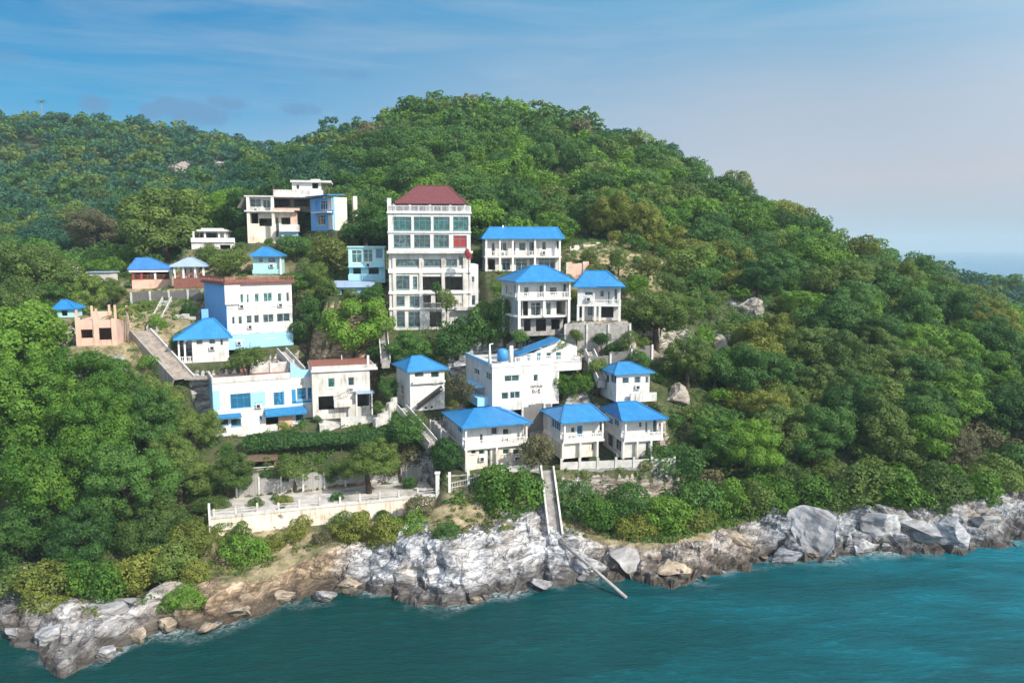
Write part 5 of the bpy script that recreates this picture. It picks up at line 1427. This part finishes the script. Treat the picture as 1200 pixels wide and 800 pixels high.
# pale rock showing through the wood
def outcrop(px, py, hw, hh, label):
    for d in np.arange(100, 460, 1.5):
        p = P(px, py, float(d))
        if p.z < gz(p.x, p.y)+3.0: break
    s = p.y/F; o = bpy.data.objects.new('rock_outcrop', BM[rnd.randrange(8)]); COL.objects.link(o)
    o.material_slots[0].link = 'OBJECT'; o.material_slots[0].material = M['rockp']
    o.location = p-Vector((0,0,2.6)); o.scale = (hw*s*1.25, hw*s*.9, hh*s*.8+1.6); o.rotation_euler = (rnd.uniform(-.3,.3), rnd.uniform(-.2,.2), rnd.random()*6)
    tag(o, label, 'rock', 'pale rock outcrops in the wood'); GUARD.append((px-hw*.5, py-hh*.5, px+hw*.5, py+hh*.3, p.y+1)); TREES.append((p.x, p.y, hw*s*.8))
M['rockp'] = rockm('pale_outcrop', (.42,.39,.35))
outcrop(210,194,13,6,'pale rock outcrop showing on the far hill below the dip in the skyline')
outcrop(257,191,6,5,'small white outcrop on the far hill just above the ruined villa')
outcrop(880,352,13,10,'pale cracked rock face showing among the trees high beyond the villas')
outcrop(846,392,8,9,'narrow pale rock showing in the wood uphill of the wide olive tree')
outcrop(795,447,16,8,'grey rock bank under the wide olive tree')

# ------------------------------------------------------------------ the hillside wood
VILLAGE = [(62,372),(140,335),(145,300),(222,268),(280,262),(285,205),(410,205),(412,290),(455,300),(456,212),(556,212),(562,264),(664,266),(730,292),(800,312),(800,335),(745,352),(740,392),(775,430),(790,470),(785,548),(655,565),(652,640),(520,640),(500,690),(246,700),(240,520),(225,455),(150,410),(75,408)]
def inpoly(px, py, poly):
    c = False; j = len(poly)-1
    for i in range(len(poly)):
        xi, yi = poly[i]; xj, yj = poly[j]
        if (yi > py) != (yj > py) and px < (xj-xi)*(py-yi)/(yj-yi)+xi: c = not c
        j = i
    return c
cand = []
def spread(x0, x1, y0, y1, step):
    gx, gy = np.meshgrid(np.arange(x0, x1, step), np.arange(y0, y1, step))
    gx = gx + rng.uniform(-.42,.42,gx.shape)*step; gy = gy + rng.uniform(-.42,.42,gx.shape)*step
    return gx.ravel(), gy.ravel()
pts = []
for x0,x1,y0,y1,st,lo,hi in ((-115,115,70,128,6.4,.50,.80),(-115,115,70,128,3.9,.42,.66),(-190,190,128,215,7.4,.48,.78),(-190,190,128,215,4.6,.38,.62),(-300,260,215,330,6.6,.42,.92),(-300,260,215,330,6.0,.32,.55),(-380,200,330,520,7.0,.42,.9),(200,420,330,470,7.0,.42,.9)):
    a, b_ = spread(x0,x1,y0,y1,st); pts.append(np.stack([a,b_,st*rng.uniform(lo,hi,len(a))],-1))
pts = np.concatenate(pts)
# random part of the wood: clump size field
zz = ground(pts[:,0], pts[:,1]); sgrd = pts[:,1]-shore(pts[:,0])
HERO = np.array(TREES); FT = np.array(FOOT)
BB = [(b_.O.x, b_.O.y, cos(b_.a), sin(b_.a), b_.w, b_.D) for b_ in BLDS]
def bdist(x, y):
    best = 99
    for ox, oy, ca, sa, w_b, d_b in BB:
        lx, ly = (x-ox)*ca+(y-oy)*sa, -(x-ox)*sa+(y-oy)*ca
        best = min(best, math.hypot(max(-lx, lx-w_b, 0), max(-ly, ly-d_b, 0)))
    return best
ROCKY = [(212,194,18,8),(256,190,9,6),(880,350,26,12),(715,395,50,18),(765,405,45,18),(850,392,14,8)]
ray_t = np.linspace(.35, .985, 48)
for (x, y, st), z, s in zip(pts, zz, sgrd):
    if z < 2.2 or s < (6.5 if -18 > x or 9 < x < 30 else 8.5): continue
    if s < 11 and (rnd.random() < .35 or -18 < x < 8): continue
    pxg, pyg = proj(x, y, z)
    R = st
    px, py = proj(x, y, z+R*1.05); rp = R*F/y
    if px < -150 or px > 1350: continue
    if (y < 166 or (px > 660 and y < 182)) and (inpoly(pxg, pyg, VILLAGE) or inpoly(px, py, VILLAGE)): continue
    if ((HERO[:,0]-x)**2+(HERO[:,1]-y)**2 < (HERO[:,2]+R*.55)**2).any(): continue
    if bdist(x, y) < R*.5+.8: continue
    if ((FT[:,0]-x)**2+(FT[:,1]-y)**2 < (FT[:,2]*.8+R*.4)**2).any(): continue
    if any(y < g[4] and px+rp > g[0] and px-rp < g[2] and py+rp > g[1] and py-rp*.85 < g[3] for g in GUARD): continue
    if any(((px-cx)/rx)**2+((py-cy)/ry)**2 < 1 for cx,cy,rx,ry in ROCKY) and rnd.random() < .8: continue
    cand.append([x, y, z, R, px, py, rp])
cand = np.array(cand)
# sight lines: what the hill hides need not be built
tip = cand[:,2]+cand[:,3]*1.7
hid = np.zeros(len(cand), bool)
for tq in ray_t:
    gzz = ground(cand[:,0]*tq, cand[:,1]*tq)
    hid |= (CAM_H+(tip-CAM_H)*tq) < gzz-.5
inview = (~hid) & (cand[:,4] > -40) & (cand[:,4] < 1240)
cand_v = cand[~hid]; inv = inview[~hid]
order = np.argsort(-(cand_v[:,6]*inv))
N_IND = 292
def zone(px, py, d):
    if px < 245 and d < 92: return 'low on the slope above the pale rock spur', 'olive'
    if px < 150 and d < 112: return 'in the bright wood facing the pink ruin', 'bright'
    if px < 260 and d < 122: return 'on the slope below the descending walkway', 'bright'
    if px < 290 and d < 205: return 'on the slope around and behind the pavilions', 'deep'
    if px < 430 and d > 205: return 'on the far hill beyond the ruined villa', 'blue'
    if px < 460: return 'on the hill behind the ruined villa', 'deep'
    if px < 690 and d < 215: return 'on the slope just behind the maroon-roofed tower', 'deep'
    if px < 700: return 'up on the hilltop above the tower', 'deep'
    if d > 260: return 'on the far hazy headland', 'blue'
    if d > 175: return 'along the sloping ridge under the pale sky', 'olive'
    if px < 960 and d > 120: return 'on the hillside beyond the corner-balcony house', 'olive'
    if d > 120: return 'in the middle of the wide wooded slope over the far rocks', 'deep'
    return 'just above the far rocks and the huge pale boulder', 'deep'
MIX = {'olive': ('olive','deep','olive','yellow','deep','bright','olive','deep'), 'bright': ('bright','bright','bright','deep','deep','bright','olive'), 'deep': ('deep','deep','olive','deep','bright','deep','brown'), 'blue': ('blue','blue','deep','blue','olive')}
def pick(base, x, y):
    m_ = MIX[base]; v = vnoise(np.array([x*.05+3.3]), np.array([y*.05]))[0]
    return m_[int((v*2.2+rnd.random()*.45) * len(m_) / 2.0) % len(m_)]
ind = set(order[:N_IND].tolist())
for i in order[:N_IND]:
    x, y, z, R, px, py, rp = cand_v[i]
    zn, base = zone(px, py, y); k = pick(base, x, y)
    if y < 95 and px < 250 and rnd.random() < .5: k = 'yellow' if rnd.random() < .5 else 'olive'
    size = 'large' if R > 4.1 else 'small' if R < 2.9 else 'middling'
    tree(x, y, z, R*1.06, R*rnd.uniform(.85,1.15), k, f'{size} {KIND_WORD[k]} tree {zn}', 'trees of the hillside wood', near=rp > 27, flat=rnd.uniform(.72,1.02), wide=rnd.random() < .3)
# the rest of the wood as one mass
buf = {}
for i in range(len(cand_v)):
    if i in ind: continue
    x, y, z, R, px, py, rp = cand_v[i]
    zn, base = zone(px, py, y); k = pick(base, x, y)
    v = rnd.choice(FAR_V if y < 250 else FARTHER); a = rnd.uniform(0, 6.28); ca, sa = cos(a), sin(a); Rz = R*rnd.uniform(.72,1.0)
    w = np.stack([(v[:,0]*ca-v[:,1]*sa)*R*1.06, (v[:,0]*sa+v[:,1]*ca)*R*1.06, v[:,2]*Rz+R*rnd.uniform(.8,1.1)], -1)+np.array([x,y,z])
    buf.setdefault(k, []).append(w.astype(np.float32))
kinds = list(buf); allv = np.concatenate([np.concatenate(buf[k]) for k in kinds])
me = as_mesh('distant_wood', allv, L[kinds[0]])
for k in kinds[1:]: me.materials.append(L[k])
mi = np.concatenate([np.full(sum(len(w) for w in buf[k])//4, i, dtype=np.int32) for i, k in enumerate(kinds)])
me.polygons.foreach_set('material_index', mi)
tag(link('distant_wood', me), 'unbroken distant wood covering the upper hillsides and far ridges', None, None, 'stuff')
print('trees', len(cand), len(cand_v), int(inv.sum()), 'mass quads', len(allv)//4)

# ------------------------------------------------------------------ bushes between the houses
SHORT = ['maroon-roofed tower','long blue-roofed house','stilt house','corner-balcony house','lettered white building','narrow house with the dark stair','small cube house','wide front house','house with the cream ground floor','end house of the front row',
 'blue-trimmed building','flat-roofed white building','blue end wall','annex with the blue porch roof','dark blue pavilion','pale faded pavilion','turquoise house','flat-roofed lookout','ruined villa','blue-fronted annex','glazed teal building','pale shed','pink ruin','tiny hut']
nb = 0; tries = 0
while nb < 170 and tries < 9000:
    tries += 1
    px, py, d = rnd.uniform(70, 860), rnd.uniform(230, 640), 0
    # find the ground seen at that pixel
    for d in np.arange(88, 200, 1.5):
        p = P(px, py, float(d))
        if p.z < gz(p.x, p.y): break
    else: continue
    if not inpoly(px, py, VILLAGE) or p.z < 2.5 or p.y-shore(p.x) < 6: continue
    R = rnd.uniform(.7, 1.9); 
    if bdist(p.x, p.y) < R*.7+.3: continue
    if any(w0 > .5 for w0 in [0]) or (PR_Z-.3 < p.z < PR_Z+.4 and p.y < 108): continue
    rp = R*F/d
    if any(d < g[4] and px+rp > g[0] and px-rp < g[2] and py+rp > g[1] and py-rp*1.3 < g[3] for g in GUARD): continue
    if any(math.hypot(p.x-q[0], p.y-q[1]) < q[2]*.8+R*.6 for q in TREES): continue
    # keep the walkway free
    if 150 < px < 235 and 375 < py < 455 and 113 < d < 124: continue
    TREES.append((p.x, p.y, R)); k = rnd.choice(('deep','deep','olive','bright','olive','yellow') if not 660 < px < 860 else ('olive','yellow','bright','deep','brown','yellow'))
    j = min(range(len(BLDS)), key=lambda i: math.hypot(BLDS[i].O.x+BLDS[i].ex.x*BLDS[i].w/2-p.x, BLDS[i].O.y+BLDS[i].ey.y*BLDS[i].D/2-p.y))
    sz = 'big' if R > 1.5 else 'small' if R < 1.05 else 'rounded'
    bc = BLDS[j]; rel = 'in front of' if p.y < bc.O.y-1 else 'behind' if p.y > bc.O.y+bc.D else 'beside'
    tree(p.x, p.y, p.z, R, R*.5, k, f'{sz} {KIND_WORD[k]} bush {rel} the {SHORT[j]}', 'shrubs between the houses', flat=rnd.uniform(.75,1.1), cat='bush', name='leafy_bush', bush=True); nb += 1
print('bushes', nb, tries)
# ------------------------------------------------------------------ undergrowth
def ground_cover(name, n, test, kinds, size, hgt, seed, label):
    r = np.random.default_rng(seed)
    X = r.uniform(-100, 125, n); Y = shore(X)+6+r.random(n)**1.3*120
    Z = ground(X, Y); px, py = proj(X, Y, Z)
    ok = np.array([test(a, b_, c, d) for a, b_, c, d in zip(px, py, Y-shore(X), Z)])
    for O, a, x0, x1, y0, y1, pz, fade in PADS:
        ca, sa = cos(a), sin(a); dx, dy = X-O.x, Y-O.y; lx, ly = dx*ca+dy*sa, -dx*sa+dy*ca
        ok &= ~((lx > x0-.2)&(lx < x1+.2)&(ly > y0-.6)&(ly < y1+.2))
    X, Y, Z = X[ok], Y[ok], Z[ok]; m_ = 26
    n2 = len(X); d = r.normal(0,1,(n2,m_,3)); d[...,2] = np.abs(d[...,2]); d /= np.linalg.norm(d, axis=2, keepdims=True)
    sc = r.uniform(.5,1.25,(n2,1,1))*hgt
    c = np.stack([X,Y,Z],-1)[:,None,:]+d*sc*np.array([1,1,.8])*(.6+.4*r.random((n2,m_,1)))
    v = leaf_quads(c.reshape(-1,3), d.reshape(-1,3), np.full(n2*m_, size), r)
    me = as_mesh(name, v, L[kinds[0]])
    for k in kinds[1:]: me.materials.append(L[k])
    me.polygons.foreach_set('material_index', np.repeat(r.integers(0, len(kinds), n2), m_).astype(np.int32))
    tag(link(name, me), label, None, None, 'stuff')
def t_green(px, py, s, z):
    if px < 700 and s < 15 and z < 7 and 245 < px: return False
    if 255 < px < 470 and py > 596: return False
    v = float(vnoise(np.array([px*.03]), np.array([py*.03]))[0])
    if not inpoly(px, py, VILLAGE): return z > 2.2 and s > (5.5 if px < 480 or 640 < px < 930 else 8)
    return v > .3
def t_dry(px, py, s, z):
    v = float(vnoise(np.array([px*.04+50]), np.array([py*.04]))[0])
    zone_ = (245 < px < 540 and 600 < py < 700) or (665 < px < 860 and 285 < py < 350) or (225 < px < 330 and 340 < py < 460) or (640 < px < 950 and 600 < py < 640) or (520 < px < 660 and 585 < py < 630) or (0 < px < 250 and 600 < py < 720)
    return zone_ and v > .33 and z > 2.0
ground_cover('undergrowth', 26000, t_green, ['deep','olive','deep'], .19, .75, 3, 'low green undergrowth between the houses and under the trees')
ground_cover('dry_scrub', 16000, t_dry, ['yellow','brown','olive','yellow'], .18, .55, 4, 'dry yellowish scrub on the banks and cliff top')
# ------------------------------------------------------------------ air
m = MB(); m.box(-9500, 9500, -70, 9500, -15, 175)
t = NT('haze_air')
pv = t.n('ShaderNodeVolumePrincipled'); pv.inputs['Color'].default_value = (.62,.84,.97,1); pv.inputs['Density'].default_value = HAZE; pv.inputs['Anisotropy'].default_value = -.1
t.l(pv.outputs[0], t.out.inputs['Volume'])
if HAZE > 0: tag(m.build('haze', t.m), kind='stuff')

# ------------------------------------------------------------------ sun, sky, camera
SUN_AZ, SUN_EL = radians(50), radians(37)      # azimuth: from straight behind the camera towards its right
sv = Vector((sin(SUN_AZ)*cos(SUN_EL), -cos(SUN_AZ)*cos(SUN_EL), sin(SUN_EL)))
ld = bpy.data.lights.new('sun', 'SUN'); ld.energy = 4.5; ld.angle = radians(.55); ld.color = (1.0,.93,.82)
so = bpy.data.objects.new('sun', ld); COL.objects.link(so); so.rotation_euler = (-sv).to_track_quat('-Z', 'Y').to_euler(); so.location = sv*300

w = bpy.data.worlds.new('World'); SC.world = w; w.use_nodes = True
nt = w.node_tree; nt.nodes.clear()
class WN(NT):
    def __init__(s, tree): s.t = tree
t = WN(nt)
out = t.n('ShaderNodeOutputWorld'); bg = t.n('ShaderNodeBackground')
sky = t.n('ShaderNodeTexSky'); sky.sky_type = 'NISHITA'; sky.sun_disc = False; sky.sun_elevation = SUN_EL
sky.sun_rotation = atan2(sv.x, sv.y)
sky.air_density = 1.0; sky.dust_density = 1.5; sky.ozone_density = 1.5
dirv = t.n('ShaderNodeTexCoord').outputs['Generated']
sep = t.n('ShaderNodeSeparateXYZ'); t.l(dirv, sep.inputs[0])
el = sep.outputs[2]
az = t.math('DIVIDE', sep.outputs[0], t.math('MAXIMUM', t.math('ABSOLUTE', sep.outputs[1]), .05))
elw = t.math('ADD', el, t.math('MULTIPLY', t.math('SUBTRACT', t.noise(dirv, 3.0, 3), .5), .05))
def mapr(v, a, b_):
    nd = t.n('ShaderNodeMapRange', interpolation_type='SMOOTHSTEP'); nd.inputs['From Min'].default_value = a; nd.inputs['From Max'].default_value = b_
    t.l(v, nd.inputs['Value']); return nd.outputs[0]
def srgb(r, g, b_): return tuple(((c/255+.055)/1.055)**2.4 if c > 10 else c/255/12.92 for c in (r,g,b_))
left = t.ramp(elw, [(.0,srgb(135,188,218)),(.09,srgb(112,180,222)),(.17,srgb(52,160,214)),(.26,srgb(0,138,200)),(.6,srgb(15,100,170))])
right = t.ramp(elw, [(.0,srgb(172,192,204)),(.08,srgb(198,198,206)),(.17,srgb(178,194,212)),(.28,srgb(110,176,216)),(.6,srgb(30,110,180))])
grad = t.mix(mapr(az, -.62, .45), left, right)
strm = t.n('ShaderNodeMapping'); strm.inputs['Scale'].default_value = (1,1,9); t.l(dirv, strm.inputs['Vector'])
wisp = t.ramp(t.noise(strm.outputs[0], 2.6, 6, .6, .5), [(.42,0.0),(.72,.42)])
grad = t.mix(wisp, grad, srgb(185,200,218))
# small grey-blue clouds low over the far hill
nz = t.noise(dirv, 26, 6, .62)
nzl = t.noise(dirv, 9, 3, .5)
cl = None
for px, py, rx, ry in ((232,134,58,16),(176,131,20,11),(352,129,27,10),(112,122,26,12),(400,86,46,8),(12,66,26,8),(265,122,30,10),(200,126,26,12)):
    a0 = (px-600)/F; y0 = (400-py)/F; e0 = (-SP+y0*CP); n0 = sqrt(a0*a0+1+y0*y0); e0 /= n0; a0 /= (CP+y0*SP)
    dx = t.math('MULTIPLY', t.math('SUBTRACT', az, a0), F/rx); dy = t.math('MULTIPLY', t.math('SUBTRACT', el, e0), F*1.06/ry)
    q = t.math('SUBTRACT', 1.0, t.math('ADD', t.math('MULTIPLY', dx, dx), t.math('MULTIPLY', dy, dy)))
    q = t.math('ADD', q, t.math('MULTIPLY', t.math('SUBTRACT', nz, .5), 2.6))
    q = mapr(q, .05, 1.0)
    if py < 100: q = t.math('MULTIPLY', q, .5)
    cl = q if cl is None else t.math('MAXIMUM', cl, q)
front = t.math('GREATER_THAN', sep.outputs[1], 0.0)
grad = t.mix(t.math('MULTIPLY', t.math('MULTIPLY', cl, .8), front), grad, srgb(96,146,192))
skyc = t.mix(1.0, sky.outputs[0], (.10,.10,.10), 'MULTIPLY')     # sky texture at strength 0.10
# milky fill added to the unseen sky around the sun, lifts shaded walls
sd = t.n('ShaderNodeVectorMath', operation='DOT_PRODUCT'); t.l(dirv, sd.inputs[0]); sd.inputs[1].default_value = tuple(sv)
fill_glow = mapr(sd.outputs['Value'], -.15, 1.0)
fin = t.mix(.96, skyc, grad)
k_ = 2**-EXPO
fin = t.mix(1.0, fin, (k_,k_,k_), 'MULTIPLY')
fin = t.mix(1.0, fin, t.mix(fill_glow, (0.,0.,0.), (.9,.87,.82)), 'ADD')
t.l(fin, bg.inputs['Color']); bg.inputs['Strength'].default_value = 1.0
t.l(bg.outputs[0], out.inputs['Surface'])

cd = bpy.data.cameras.new('camera'); cam = bpy.data.objects.new('camera', cd); COL.objects.link(cam)
cd.sensor_width = 36; cd.lens = 27.0; cd.clip_start = .5; cd.clip_end = 30000
cam.location = (0,0,CAM_H); cam.rotation_euler = (pi/2-PITCH, 0, 0)
SC.camera = cam
SC.render.engine = 'CYCLES'
SC.view_settings.view_transform = 'Standard'; SC.view_settings.look = 'None'; SC.view_settings.gamma = 1; SC.view_settings.exposure = EXPO
SC.view_settings.use_curve_mapping = False
SC.cycles.use_denoising = True
SC.cycles.max_bounces = 6; SC.cycles.diffuse_bounces = 3; SC.cycles.glossy_bounces = 2; SC.cycles.transmission_bounces = 3; SC.cycles.transparent_max_bounces = 6; SC.cycles.volume_bounces = 0
